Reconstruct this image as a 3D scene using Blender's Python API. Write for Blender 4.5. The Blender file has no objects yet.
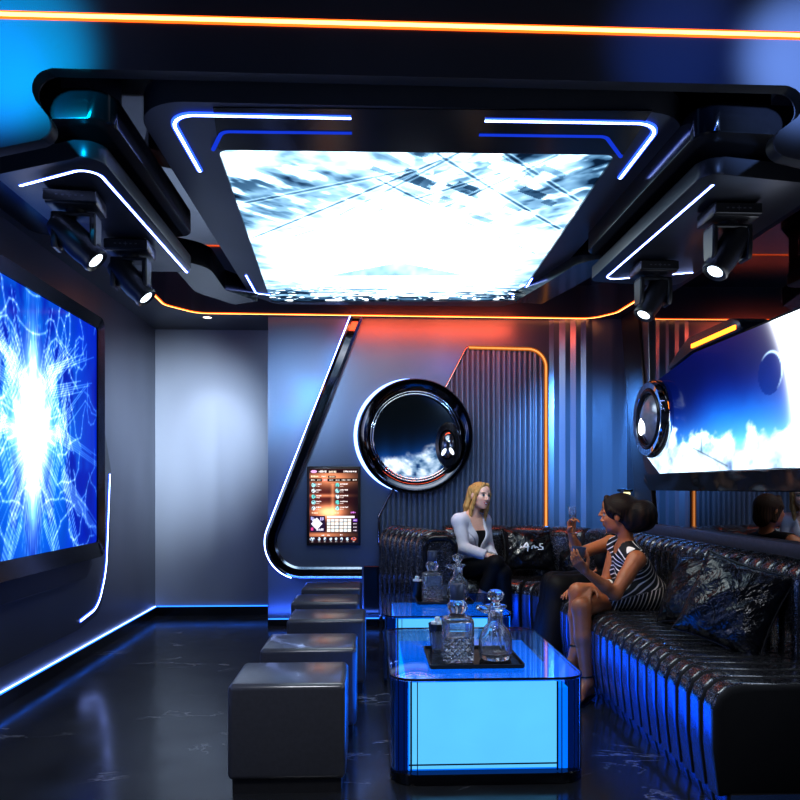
import bpy, bmesh, math, random
import numpy as np
from mathutils import Vector, Matrix
random.seed(7)
rng = np.random.default_rng(11)
C = bpy.context.scene.collection
EYE = 1.2; F = 720.0; U0, V0 = 400.0, 487.0
YAW = math.atan2(30.0, 720.0)
PI = math.pi

def at(u, v, x=None, y=None, z=None):
    """world point seen at photo pixel (u, v) on the plane x= / y= / z="""
    a = (u-U0)/F
    d = Vector((math.sin(YAW)+a*math.cos(YAW), math.cos(YAW)-a*math.sin(YAW), (V0-v)/F))
    if x is not None: t = x/d.x
    elif y is not None: t = y/d.y
    else: t = (z-EYE)/d.z
    return Vector((d.x*t, d.y*t, EYE+d.z*t))

def S(c):
    """sRGB 0-255 triple to linear"""
    return tuple(((x/255.0)/12.92 if x/255.0 <= .04045 else ((x/255.0+.055)/1.055)**2.4) for x in c)

# ---------------------------------------------------------------- objects
def link(name, mesh, mat=None, parent=None, smooth=None):
    o = bpy.data.objects.new(name, mesh); C.objects.link(o)
    if mat is not None:
        for m in (mat if isinstance(mat, (list, tuple)) else [mat]): mesh.materials.append(m)
    if parent is not None:
        o.parent = parent
        o.matrix_parent_inverse = parent.matrix_basis.inverted()
    if smooth:
        for p in mesh.polygons: p.use_smooth = True
    return o

def obj(name, bm, mat=None, parent=None, smooth=False, ang=None, rec=True):
    me = bpy.data.meshes.new(name)
    if rec: bmesh.ops.recalc_face_normals(bm, faces=bm.faces[:])
    if ang is not None:
        for f in bm.faces: f.smooth = True
        a = math.radians(ang)
        for e in bm.edges:
            if len(e.link_faces) != 2 or e.calc_face_angle(0) > a: e.smooth = False
    bm.to_mesh(me); bm.free()
    return link(name, me, mat, parent, smooth)

def thing(name, label, cat, loc=(0, 0, 0), rz=0.0, group=None):
    o = bpy.data.objects.new(name, None); C.objects.link(o)
    o.empty_display_size = .1
    o.location = loc; o.rotation_euler = (0, 0, rz)
    tag(o, label, cat, group)
    return o

def tag(o, label=None, cat=None, group=None, kind=None):
    if label: o['label'] = label
    if cat: o['category'] = cat
    if group: o['group'] = group
    if kind: o['kind'] = kind
    return o

def struct(name, bm, mat, ang=None, label=None):
    o = obj(name, bm, mat, ang=ang); o['kind'] = 'structure'
    if label: o['label'] = label
    return o

def copy_tree(o, parent=None):
    c = o.copy(); C.objects.link(c)
    if parent is not None:
        c.parent = parent; c.matrix_parent_inverse = o.matrix_parent_inverse.copy()
    for ch in list(o.children): copy_tree(ch, c)
    return c

# ---------------------------------------------------------------- bmesh shapes
def BM(): return bmesh.new()

def box(bm, x0, x1, y0, y1, z0, z1, bev=0.0, seg=3, M=None):
    r = bmesh.ops.create_cube(bm, size=1.0)
    vs = r['verts']
    for v in vs:
        v.co = Vector(((x0+x1)/2+v.co.x*(x1-x0), (y0+y1)/2+v.co.y*(y1-y0), (z0+z1)/2+v.co.z*(z1-z0)))
    if bev > 0:
        es = list({e for v in vs for e in v.link_edges})
        rr = bmesh.ops.bevel(bm, geom=es, offset=bev, segments=seg, affect='EDGES', profile=.5)
        vs = list({v for f in rr['faces'] for v in f.verts} | {v for v in vs if v.is_valid})
    if M is not None:
        for v in vs: v.co = M @ v.co
    return vs

def ring(bm, pts): return [bm.verts.new(p) for p in pts]

def bridge(bm, a, b, closed=True):
    n = len(a)
    for i in range(n if closed else n-1):
        j = (i+1) % n
        bm.faces.new((a[i], a[j], b[j], b[i]))

def loft(bm, rings, closed=True, cap0=True, cap1=True):
    R = [ring(bm, r) for r in rings]
    for a, b in zip(R, R[1:]): bridge(bm, a, b, closed)
    if closed and cap0: bm.faces.new(R[0][::-1])
    if closed and cap1: bm.faces.new(R[-1])
    return R

def lathe(bm, prof, seg=32, M=None, cap0=True, cap1=True):
    rings = []
    for r, z in prof:
        r = max(r, 1e-5)
        rings.append([Vector((r*math.cos(2*PI*i/seg), r*math.sin(2*PI*i/seg), z)) for i in range(seg)])
    if M is not None: rings = [[M @ p for p in r] for r in rings]
    return loft(bm, rings, True, cap0, cap1)

def round_poly(pts, rad, seg=8):
    """2-D polygon with rounded corners; rad a number or one per corner"""
    n = len(pts); out = []
    for i in range(n):
        p = Vector(pts[i]); a = Vector(pts[i-1]); b = Vector(pts[(i+1) % n])
        r = rad[i] if isinstance(rad, (list, tuple)) else rad
        if r <= 1e-6: out.append(p); continue
        d1 = (a-p); d2 = (b-p); l1, l2 = d1.length, d2.length; d1.normalize(); d2.normalize()
        ang = d1.angle(d2)
        t = min(r/math.tan(ang/2), l1*.49, l2*.49); rr = t*math.tan(ang/2)
        c = p+(d1+d2).normalized()*(rr/math.sin(ang/2))
        p1 = p+d1*t; p2 = p+d2*t
        v1 = p1-c; v2 = p2-c; tot = math.atan2(v1.x*v2.y-v1.y*v2.x, v1.dot(v2))
        for k in range(seg+1):
            w = tot*k/seg
            out.append(c+Vector((v1.x*math.cos(w)-v1.y*math.sin(w), v1.x*math.sin(w)+v1.y*math.cos(w))))
    return out

def round_path(pts, rad, seg=8):
    """open polyline in 3-D with rounded inner corners"""
    pts = [Vector(p) for p in pts]; out = [pts[0]]
    for i in range(1, len(pts)-1):
        p = pts[i]; d1 = pts[i-1]-p; d2 = pts[i+1]-p; l1, l2 = d1.length, d2.length; d1.normalize(); d2.normalize()
        r = rad[i-1] if isinstance(rad, (list, tuple)) else rad
        ang = d1.angle(d2)
        if r < 1e-6 or ang > 3.1: out.append(p); continue
        t = min(r/math.tan(ang/2), l1*.49, l2*.49); rr = t*math.tan(ang/2)
        bis = (d1+d2).normalized(); c = p+bis*(rr/math.sin(ang/2))
        a = (p+d1*t)-c; b = (p+d2*t)-c; tot = a.angle(b); ax = a.cross(b).normalized()
        for k in range(seg+1):
            out.append(c+Matrix.Rotation(tot*k/seg, 3, ax) @ a)
    out.append(pts[-1]); return out

def extrude_poly(bm, pts, to3, h0, h1, bev=0.0, seg=2):
    """prism: 2-D outline pts mapped by to3(p2, h)"""
    a = ring(bm, [to3(p, h0) for p in pts]); b = ring(bm, [to3(p, h1) for p in pts])
    bridge(bm, a, b); f0 = bm.faces.new(a[::-1]); f1 = bm.faces.new(b)
    if bev > 0:
        es = list(f0.edges)+list(f1.edges)
        bmesh.ops.bevel(bm, geom=es, offset=bev, segments=seg, affect='EDGES', profile=.5)

XY = lambda p, h: Vector((p[0], p[1], h))
XZ = lambda p, h: Vector((p[0], h, p[1]))
YZ = lambda p, h: Vector((h, p[0], p[1]))

def tangents(path, closed=False):
    n = len(path); T = []
    for i in range(n):
        if closed: d = path[(i+1) % n]-path[i-1]
        else: d = path[min(i+1, n-1)]-path[max(i-1, 0)]
        T.append(d.normalized())
    return T

def sweep(bm, path, sect, normal, closed=False):
    """sweep a closed 2-D section (a along side, b along normal) along a path lying about one plane"""
    path = [Vector(p) for p in path]; n = Vector(normal).normalized(); T = tangents(path, closed)
    rings = []
    for p, t in zip(path, T):
        side = n.cross(t).normalized()
        rings.append([p+side*a+n*b for a, b in sect])
    if closed:
        R = [ring(bm, r) for r in rings]
        for i in range(len(R)): bridge(bm, R[i], R[(i+1) % len(R)])
    else: loft(bm, rings)

def rect_sect(w, h0, h1): return [(-w/2, h0), (w/2, h0), (w/2, h1), (-w/2, h1)]
def circ_sect(r, n=10, b0=0.0): return [(r*math.cos(2*PI*i/n), b0+r*math.sin(2*PI*i/n)) for i in range(n)]

def tube(bm, path, rad, seg=10, closed=False):
    """round tube through any 3-D path, parallel transport; rad number or list"""
    path = [Vector(p) for p in path]; T = tangents(path, closed)
    up = Vector((0, 0, 1)) if abs(T[0].z) < .9 else Vector((1, 0, 0))
    side = T[0].cross(up).normalized(); rings = []
    for i, (p, t) in enumerate(zip(path, T)):
        side = (side-t*side.dot(t)).normalized(); b = t.cross(side)
        r = rad[i] if isinstance(rad, (list, tuple)) else rad
        rings.append([p+side*(r*math.cos(2*PI*k/seg))+b*(r*math.sin(2*PI*k/seg)) for k in range(seg)])
    if closed:
        R = [ring(bm, r) for r in rings]
        for i in range(len(R)): bridge(bm, R[i], R[(i+1) % len(R)])
    else: loft(bm, rings)

def torus(bm, c, axis, R, r, seg=64, rs=12, sq=1.0):
    axis = Vector(axis).normalized(); q = axis.to_track_quat('Z', 'Y').to_matrix()
    c = Vector(c); rings = []
    for i in range(seg):
        a = 2*PI*i/seg; d = q @ Vector((math.cos(a), math.sin(a), 0))
        rings.append(ring(bm, [c+d*(R+r*math.cos(2*PI*k/rs))+axis*(r*sq*math.sin(2*PI*k/rs)) for k in range(rs)]))
    for i in range(seg): bridge(bm, rings[i], rings[(i+1) % seg])

def lathe_axis(bm, c, axis, prof, seg=64, closed_prof=False, cap0=False, cap1=False):
    axis = Vector(axis).normalized(); q = axis.to_track_quat('Z', 'Y').to_matrix().to_4x4()
    M = Matrix.Translation(Vector(c)) @ q
    if closed_prof:
        R = []
        for r, z in prof:
            R.append(ring(bm, [M @ Vector((r*math.cos(2*PI*i/seg), r*math.sin(2*PI*i/seg), z)) for i in range(seg)]))
        for i in range(len(R)): bridge(bm, R[i], R[(i+1) % len(R)])
    else: lathe(bm, prof, seg, M, cap0, cap1)

# ---------------------------------------------------------------- materials
MATS = {}
class NT:
    def __init__(s, name):
        s.m = bpy.data.materials.new(name); s.m.use_nodes = True; s.t = s.m.node_tree
        s.t.nodes.clear(); s.out = s.t.nodes.new('ShaderNodeOutputMaterial')
    def n(s, kind, **kw):
        nd = s.t.nodes.new('ShaderNode'+kind)
        for k, v in kw.items():
            if k.startswith('i_'): nd.inputs[k[2:].replace('_', ' ')].default_value = v
            else: setattr(nd, k, v)
        return nd
    def l(s, a, b): s.t.links.new(a, b)
    def math(s, op, a, b=None):
        nd = s.n('Math', operation=op)
        for i, q in enumerate((a, b)):
            if q is None: continue
            if isinstance(q, (int, float)): nd.inputs[i].default_value = q
            else: s.l(q, nd.inputs[i])
        return nd.outputs[0]
    def ramp(s, fac, stops, interp='LINEAR'):
        r = s.n('ValToRGB'); r.color_ramp.interpolation = interp
        e = r.color_ramp.elements
        while len(e) < len(stops): e.new(.5)
        for el, (p, c) in zip(e, stops): el.position = p; el.color = (*c, 1) if len(c) == 3 else c
        s.l(fac, r.inputs[0]); return r.outputs[0]
    def coord(s, scale=(1, 1, 1), kind='Object'):
        tc = s.n('TexCoord'); mp = s.n('Mapping'); mp.inputs['Scale'].default_value = scale
        s.l(tc.outputs[kind], mp.inputs[0]); return mp.outputs[0]
    def noise(s, vec, scale, detail=3, rough=.5):
        nd = s.n('TexNoise'); nd.inputs['Scale'].default_value = scale; nd.inputs['Detail'].default_value = detail
        nd.inputs['Roughness'].default_value = rough
        if vec is not None: s.l(vec, nd.inputs['Vector'])
        return nd.outputs[0]
    def bsdf(s, base=(.5, .5, .5), rough=.5, metal=0.0, **kw):
        b = s.n('BsdfPrincipled'); b.inputs['Base Color'].default_value = (*base, 1)
        b.inputs['Roughness'].default_value = rough; b.inputs['Metallic'].default_value = metal
        for k, v in kw.items():
            v = (*v, 1) if isinstance(v, tuple) and len(v) == 3 else v
            b.inputs[k.replace('_', ' ')].default_value = v
        s.l(b.outputs[0], s.out.inputs[0]); return b
    def bump(s, h, b, strength=.2, dist=.01):
        nd = s.n('Bump'); nd.inputs['Strength'].default_value = strength; nd.inputs['Distance'].default_value = dist
        s.l(h, nd.inputs['Height']); s.l(nd.outputs[0], b.inputs['Normal'])

def plain(name, base, rough=.5, metal=0.0, var=.12, nscale=30.0, bump=0.0, **kw):
    """principled surface with a little procedural variation in colour and roughness"""
    if name in MATS: return MATS[name]
    t = NT(name); b = t.bsdf(base, rough, metal, **kw)
    v = t.coord(); nz = t.noise(v, nscale, 4)
    t.l(t.ramp(nz, [(.25, tuple(c*(1-var) for c in base)), (.75, tuple(min(1, c*(1+var)) for c in base))]), b.inputs['Base Color'])
    if bump: t.bump(nz, b, bump, .004)
    MATS[name] = t.m; return t.m

def emit(name, col, strength):
    if name in MATS: return MATS[name]
    t = NT(name); e = t.n('Emission'); e.inputs[0].default_value = (*col, 1); e.inputs[1].default_value = strength
    v = t.coord(); nz = t.noise(v, 6.0, 2)
    t.l(t.math('MULTIPLY', t.math('ADD', t.math('MULTIPLY', nz, .12), .94), strength), e.inputs[1])
    t.l(e.outputs[0], t.out.inputs[0]); MATS[name] = t.m; return t.m

def attr_emit(name, strength, power=1.0):
    """screen: colour stored per vertex, shown as light"""
    t = NT(name); a = t.n('Attribute', attribute_name='col'); e = t.n('Emission'); e.inputs[1].default_value = strength
    t.l(a.outputs['Color'], e.inputs[0]); 
    g = t.n('BsdfGlossy'); g.inputs['Roughness'].default_value = .12; g.inputs['Color'].default_value = (.03, .03, .03, 1)
    ad = t.n('AddShader'); t.l(e.outputs[0], ad.inputs[0]); t.l(g.outputs[0], ad.inputs[1])
    t.l(ad.outputs[0], t.out.inputs[0]); return t.m

def screen_grid(name, P00, P10, P01, P11, nu, nv, rgb, mat, parent=None):
    """bilinear grid P(s,t); rgb array (nv,nu,3) stored as point colour (linear)"""
    s = np.linspace(0, 1, nu); t = np.linspace(0, 1, nv); Sg, Tg = np.meshgrid(s, t)
    A, B, Cc, D = [np.array(p) for p in (P00, P10, P01, P11)]
    co = (A*((1-Sg)*(1-Tg))[..., None]+B*(Sg*(1-Tg))[..., None]+Cc*((1-Sg)*Tg)[..., None]+D*(Sg*Tg)[..., None]).reshape(-1, 3)
    idx = np.arange(nu*nv).reshape(nv, nu)
    q = np.stack([idx[:-1, :-1], idx[:-1, 1:], idx[1:, 1:], idx[1:, :-1]], -1).reshape(-1, 4)
    me = np_mesh(name, co, q)
    ca = me.color_attributes.new('col', 'FLOAT_COLOR', 'POINT')
    buf = np.ones((nu*nv, 4), np.float32); buf[:, :3] = rgb.reshape(-1, 3); ca.data.foreach_set('color', buf.ravel())
    return link(name, me, mat, parent)

def np_mesh(name, co, q):
    me = bpy.data.meshes.new(name)
    me.vertices.add(len(co)); me.vertices.foreach_set('co', np.asarray(co, np.float32).ravel())
    k = q.shape[1]
    me.loops.add(len(q)*k); me.loops.foreach_set('vertex_index', np.asarray(q, np.int32).ravel())
    me.polygons.add(len(q)); me.polygons.foreach_set('loop_start', np.arange(0, len(q)*k, k, dtype=np.int32))
    me.update(calc_edges=True); me.validate(); return me

# numpy value noise, for the pictures on the screens
def vnoise(x, y, seed=0, octaves=4):
    out = np.zeros_like(x); amp = 1.0; tot = 0.0
    for o in range(octaves):
        r = np.random.default_rng(seed*31+o); L = r.random((64, 64))
        xi = np.floor(x).astype(int); yi = np.floor(y).astype(int); fx = x-xi; fy = y-yi
        fx = fx*fx*(3-2*fx); fy = fy*fy*(3-2*fy)
        g = lambda i, j: L[(i) % 64, (j) % 64]
        out += amp*((g(xi, yi)*(1-fx)+g(xi+1, yi)*fx)*(1-fy)+(g(xi, yi+1)*(1-fx)+g(xi+1, yi+1)*fx)*fy)
        tot += amp; amp *= .5; x = x*2.03+5.1; y = y*2.03+3.7
    return out/tot
def sstep(a, b, x):
    t = np.clip((x-a)/(b-a), 0, 1); return t*t*(3-2*t)
def seg_dist(X, Y, x0, y0, x1, y1):
    dx, dy = x1-x0, y1-y0; t = np.clip(((X-x0)*dx+(Y-y0)*dy)/(dx*dx+dy*dy+1e-9), 0, 1)
    return np.hypot(X-x0-t*dx, Y-y0-t*dy)
# ================================================================ materials of the room
def wall_metal(name, base, rough, metal, streak=0.0, grain=.05):
    t = NT(name); b = t.bsdf(base, rough, metal)
    nz = t.noise(t.coord(), 260.0, 2)
    big = t.noise(t.coord((1, 1, .4)), 1.3, 2)
    t.l(t.ramp(big, [(.3, tuple(c*.85 for c in base)), (.7, tuple(c*1.15 for c in base))]), b.inputs['Base Color'])
    t.l(t.math('ADD', t.math('MULTIPLY', nz, grain), rough-grain/2), b.inputs['Roughness'])
    if streak:
        st = t.noise(t.coord((9, 9, .05)), 1.0, 3, .6)
        t.bump(st, b, streak, .05)
    return t.m
M_WALL = wall_metal('wall_brushed_metal', (.20, .22, .27), .42, .75)
M_BACK = wall_metal('back_wall_metal', (.17, .22, .31), .40, .6)
M_STREAK = wall_metal('curved_wall_metal', (.26, .33, .46), .30, .55, .10)
M_FASCIA = wall_metal('fascia_metal', (.07, .075, .095), .32, .35, 0)
M_DARKMET = wall_metal('dark_metal', (.045, .048, .06), .35, .6)
M_SOFFIT = wall_metal('soffit_metal', (.10, .105, .125), .38, .6)
M_BLACK = plain('gloss_black', (.006, .006, .008), .18, .0)
M_BLACKM = plain('matt_black', (.008, .008, .01), .5)
M_CHROME = plain('chrome', (.72, .74, .78), .06, 1.0, .03)
M_DKCHROME = plain('dark_chrome', (.10, .10, .12), .08, 1.0, .05)
M_MIRROR = plain('smoked_mirror', (.42, .43, .46), .015, 1.0, .02)
M_CEILMIR = plain('black_mirror_ceiling', (.30, .31, .34), .04, 1.0, .03)
BLUE = (.10, .22, 1.0); ORANGE = (1.0, .20, .03)
E_BLUE = emit('blue_light', (.04, .12, 1.0), 2.2)
E_BLUEW = emit('blue_white_light', (.40, .52, 1.0), 9.0)
E_ORANGE = emit('orange_light', (1.0, .13, .015), 2.4)
E_ORANGEW = emit('orange_white_light', (1.0, .40, .12), 5.0)
E_AMBER = emit('amber_light', (1.0, .42, .06), 2.2)
E_BLUEREFL = emit('blue_reflection_glow', (.015, .07, .75), .8)
E_CYANLINE = emit('baseboard_blue_light', (.03, .20, 1.0), 2.6)

def floor_mat():
    t = NT('dark_marble'); b = t.bsdf((.02, .021, .024), .17, 0, Specular_IOR_Level=.55)
    v = t.coord()
    nz = t.noise(v, 1.1, 6, .6)
    w = t.n('TexNoise'); w.inputs['Scale'].default_value = 1.7; w.inputs['Detail'].default_value = 7; w.inputs['Roughness'].default_value = .62
    w.inputs['Distortion'].default_value = .6; t.l(t.coord((.55, 1.25, 1)), w.inputs['Vector'])
    ve = t.math('ABSOLUTE', t.math('SUBTRACT', w.outputs[0], .5))
    vein = t.ramp(ve, [(0, (1, 1, 1)), (.006, (.25, .25, .25)), (.016, (0, 0, 0))])
    msk = t.ramp(t.noise(v, 2.3, 3), [(.50, (0, 0, 0)), (.66, (1, 1, 1))])
    vm = t.math('MULTIPLY', vein, msk)
    base = t.ramp(nz, [(.3, (.010, .011, .013)), (.7, (.030, .032, .036))])
    mx = t.n('MixRGB'); t.l(vm, mx.inputs[0]); t.l(base, mx.inputs[1]); mx.inputs[2].default_value = (.30, .30, .32, 1)
    t.l(mx.outputs[0], b.inputs['Base Color'])
    t.l(t.ramp(t.noise(v, 5, 4), [(.3, (.13,)*3), (.7, (.24,)*3)]), b.inputs['Roughness'])
    return t.m
M_FLOOR = floor_mat()

# ================================================================ shell
XL, XR, YB, YA, YF = -2.0, 2.25, 6.25, 6.80, -1.3
XE = at(268, 480, y=YB).x            # left edge of the forward back wall
ZC, ZS = 2.95, 2.67                  # mirror ceiling, soffit underside
bm = BM(); box(bm, XL-.1, XR+.1, YF-.1, YA+.1, -.08, 0); struct('floor', bm, M_FLOOR)
bm = BM(); box(bm, XL-.1, XR+.1, YF-.1, YA+.1, ZC, ZC+.08); struct('ceiling', bm, M_CEILMIR)
bm = BM(); box(bm, XL-.1, XL, YF, YA, 0, ZC); struct('wall_left', bm, M_WALL)
bm = BM(); box(bm, XR, XR+.1, YF, YA, 0, ZC); struct('wall_right', bm, M_DARKMET)
bm = BM(); box(bm, XL-.1, XE, YA, YA+.1, 0, ZC); struct('wall_alcove', bm, wall_metal('alcove_wall_paint', (.32, .35, .41), .58, .15))
bm = BM(); box(bm, XL-.1, XR+.1, YF-.1, YF, 0, ZC); struct('wall_front', bm, M_DARKMET)

# the forward back wall: plain left part, curved (fluted by narrow facets) right part
XC0 = at(549, 450, y=YB).x
bm = BM(); box(bm, XE, XC0, YB, YA+.1, 0, ZC); struct('wall_back', bm, M_BACK)
bm = BM()
pts = []
nf = 11; x0, x1 = XC0, XR
prof = [(0, 0), (.06, -.012), (.13, -.004), (.20, -.03), (.27, -.014), (.33, -.045), (.40, -.028), (.46, -.05), (.55, -.03), (.68, -.03), (.80, -.034), (1.0, -.03)]
plan = [Vector((x0+(x1-x0)*a, YB+b)) for a, b in prof]
loop = plan+[Vector((x1, YA)), Vector((x0, YA))]
extrude_poly(bm, loop, XY, 0, ZC); struct('wall_back_curved', bm, M_STREAK)
# soffit with rounded inner edge, orange light along it
led = [at(147, 287, z=ZS), at(164, 304, z=ZS), at(197, 312.5, z=ZS), at(592, 318, z=ZS), at(617, 312, z=ZS), at(646, 294, z=ZS)]
xl_in, xr_in = led[0].x, led[-1].x
path = round_path([Vector((xl_in, 2.62, ZS))]+led+[Vector((xr_in, 2.62, ZS))], .18, 6)
inner = [Vector((p.x, p.y)) for p in path]
loop = inner+[Vector((XR, 2.62)), Vector((XR, YB+.0)), Vector((XR, YA)), Vector((XL, YA)), Vector((XL, 2.62))]
bm = BM(); extrude_poly(bm, loop, XY, ZS, ZC); struct('soffit', bm, M_SOFFIT)

def led_strip(name, path, normal, w, mats, label=None, parent=None, th=.003, core=.44, group=None, cat='light strip'):
    bm = BM(); sweep(bm, path, rect_sect(w, -.004, th), normal); n0 = len(bm.faces)
    sweep(bm, path, rect_sect(w*core, th*.5, th*1.7), normal); bm.faces.ensure_lookup_table()
    for f in bm.faces[n0:]: f.material_index = 1
    o = obj(name, bm, list(mats), parent)
    if label: tag(o, label, cat, group)
    return o
BW = (E_BLUE, E_BLUEW); OW = (E_ORANGE, E_ORANGEW)
ledpath = round_path([led[0]+Vector((0, -.05, 0))]+led, .18, 6)
led_strip('light_strip', [p+Vector((0, 0, -.004)) for p in ledpath], (0, 0, -1), .022, OW, 'thin orange light line around the rear ceiling edge above the round wall mirror')

# baseboards with blue light on the top edge
def baseboard(name, x0, x1, y0, y1, h=.085):
    bm = BM(); box(bm, x0, x1, y0, y1, 0, h); struct(name, bm, M_BLACK)
baseboard('baseboard_left', XL, XL+.012, YF, YA-.012)
baseboard('baseboard_alcove', XL+.012, XE, YA-.012, YA)
baseboard('baseboard_back', XE, at(379, 600, y=YB).x, YB-.012, YB, .06)
led_strip('light_strip', [Vector((XL+.010, .2, .088)), Vector((XL+.010, YA-.02, .088))], (0, 0, 1), .020, (E_CYANLINE, E_BLUEW), 'blue light line running along the foot of the left wall', core=.22)
led_strip('light_strip', [Vector((XL+.02, YA-.010, .088)), Vector((XE-.01, YA-.010, .088))], (0, 0, 1), .014, (E_CYANLINE, E_CYANLINE), 'blue light line along the foot of the far alcove wall')
led_strip('light_strip', [Vector((XE+.005, YB-.008, .063)), Vector((at(379, 600, y=YB).x, YB-.008, .063))], (0, 0, 1), .014, (E_CYANLINE, E_CYANLINE), 'blue light line along the wall foot behind the row of stools')
# narrow black joint strips at the alcove edge
bm = BM(); 
for va, vb in ((375, 475), (483, 578)):
    a = at(265, va, y=YA); b = at(265, vb, y=YA); box(bm, XE-.06, XE-.002, YA-.03, YA, b.z, a.z, .004, 1)
o = obj('door_hinge_rail', bm, M_BLACK); o['kind'] = 'structure'; o.name = 'trim_1'

# downlight in the soffit over the alcove
p = at(206, 315.5, z=ZS)
t = thing('downlight', 'small round recessed downlight in the soffit over the alcove', 'ceiling light', (p.x, p.y+.05, ZS))
bm = BM(); lathe_axis(bm, (p.x, p.y+.05, ZS-.006), (0, 0, 1), [(.05, 0), (.05, .008), (.036, .008), (.036, 0)], 24, True); obj('rim', bm, M_CHROME, t, ang=40)
bm = BM(); lathe_axis(bm, (p.x, p.y+.05, ZS-.004), (0, 0, 1), [(.036, 0), (.036, .003)], 24, False, True, True); obj('lamp', bm, emit('downlight_glow', (1, .8, .6), 4.0), t)

# ================================================================ foreground portal beam
YP = 2.5
def px(u, v): q = at(u, v, y=YP); return Vector((q.x, q.z))
A, B = px(63, 135), px(9, 70); A2, B2 = px(755, 149), px(838, 84)
B.y = B2.y = (B.y+B2.y)/2
Lw, Rw = px(0, 148), px(800, 160)
sl = (A.y-Lw.y)/(A.x-Lw.x); sr = (Rw.y-A2.y)/(Rw.x-A2.x)
poly = [Vector((XL, ZC)), Vector((XL, A.y+sl*(XL-A.x)))]+round_poly([Vector((XL, A.y+sl*(XL-A.x))), A, B, B2, A2, Vector((XR, A2.y+sr*(XR-A2.x)))], [0, .05, .09, .09, .05, 0], 10)[1:-1]+[Vector((XR, A2.y+sr*(XR-A2.x))), Vector((XR, ZC))]
t = thing('ceiling_beam', 'big brushed dark metal ceiling beam with an orange light line nearest the camera', 'beam', (0, YP, 2.63))
bm = BM(); extrude_poly(bm, poly, XZ, YP, YP+.055, .003, 1); fo = obj('fascia', bm, [M_FASCIA, plain('beam_underside_black', (.003, .003, .004), .55)], t, ang=35)
for p in fo.data.polygons:
    if abs(p.normal.y) < .5: p.material_index = 1
a = at(0, 15, y=YP); z = a.z
led_strip('light_strip', [Vector((XL+.002, YP-.002, z)), Vector((XR-.002, YP-.002, z))], (0, -1, 0), .026, OW, parent=t, core=.5)

# ================================================================ ceiling slab with the luminous screen
ZB = 2.62
nl, nr = at(140, 105, z=ZB), at(702, 109, z=ZB); yn = (nl.y+nr.y)/2
fl = at(252, 304, z=ZB); yfar = fl.y
xl = (nl.x+fl.x)/2; xr = nr.x
outer = round_poly([(xl, yn), (xr, yn), (xr, yfar-.25), (xr-.22, yfar), (xl+.16, yfar), (xl, yfar-.25)], [.20, .20, .1, .1, .1, .1], 10)
cs = [at(218, 150, z=ZB), at(616, 155, z=ZB), at(516, 301, z=ZB), at(271, 302.5, z=ZB)]
t = thing('ceiling_screen', 'large glowing white and blue screen set in a dark slab overhead', 'screen', ((xl+xr)/2, (yn+yfar)/2, ZB))
# ring between outline and opening
def ring_prism(bm, outp, inp, z0, z1):
    no = len(outp); rows = []
    for z in (z0, z1):
        rows.append((ring(bm, [Vector((p[0], p[1], z)) for p in outp]), ring(bm, [Vector((p[0], p[1], z)) for p in inp])))
    for o_, i_ in rows:
        es = []
        for l_ in (o_, i_):
            for k in range(len(l_)): es.append(bm.edges.new((l_[k], l_[(k+1) % len(l_)])))
        bmesh.ops.triangle_fill(bm, use_beauty=True, use_dissolve=False, edges=es)
    for l0, l1 in ((rows[0][0], rows[1][0]), (rows[0][1], rows[1][1])): bridge(bm, l0, l1)
opening = round_poly([(p.x, p.y) for p in cs], .05, 5)
bm = BM(); ring_prism(bm, outer, opening, ZB, ZB+.10); obj('slab', bm, M_SOFFIT, t, ang=35)
bm = BM(); box(bm, xl+.12, xr-.12, yn+.14, yfar-.16, ZB+.10, ZC-.002); obj('neck', bm, M_BLACKM, t)
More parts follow.
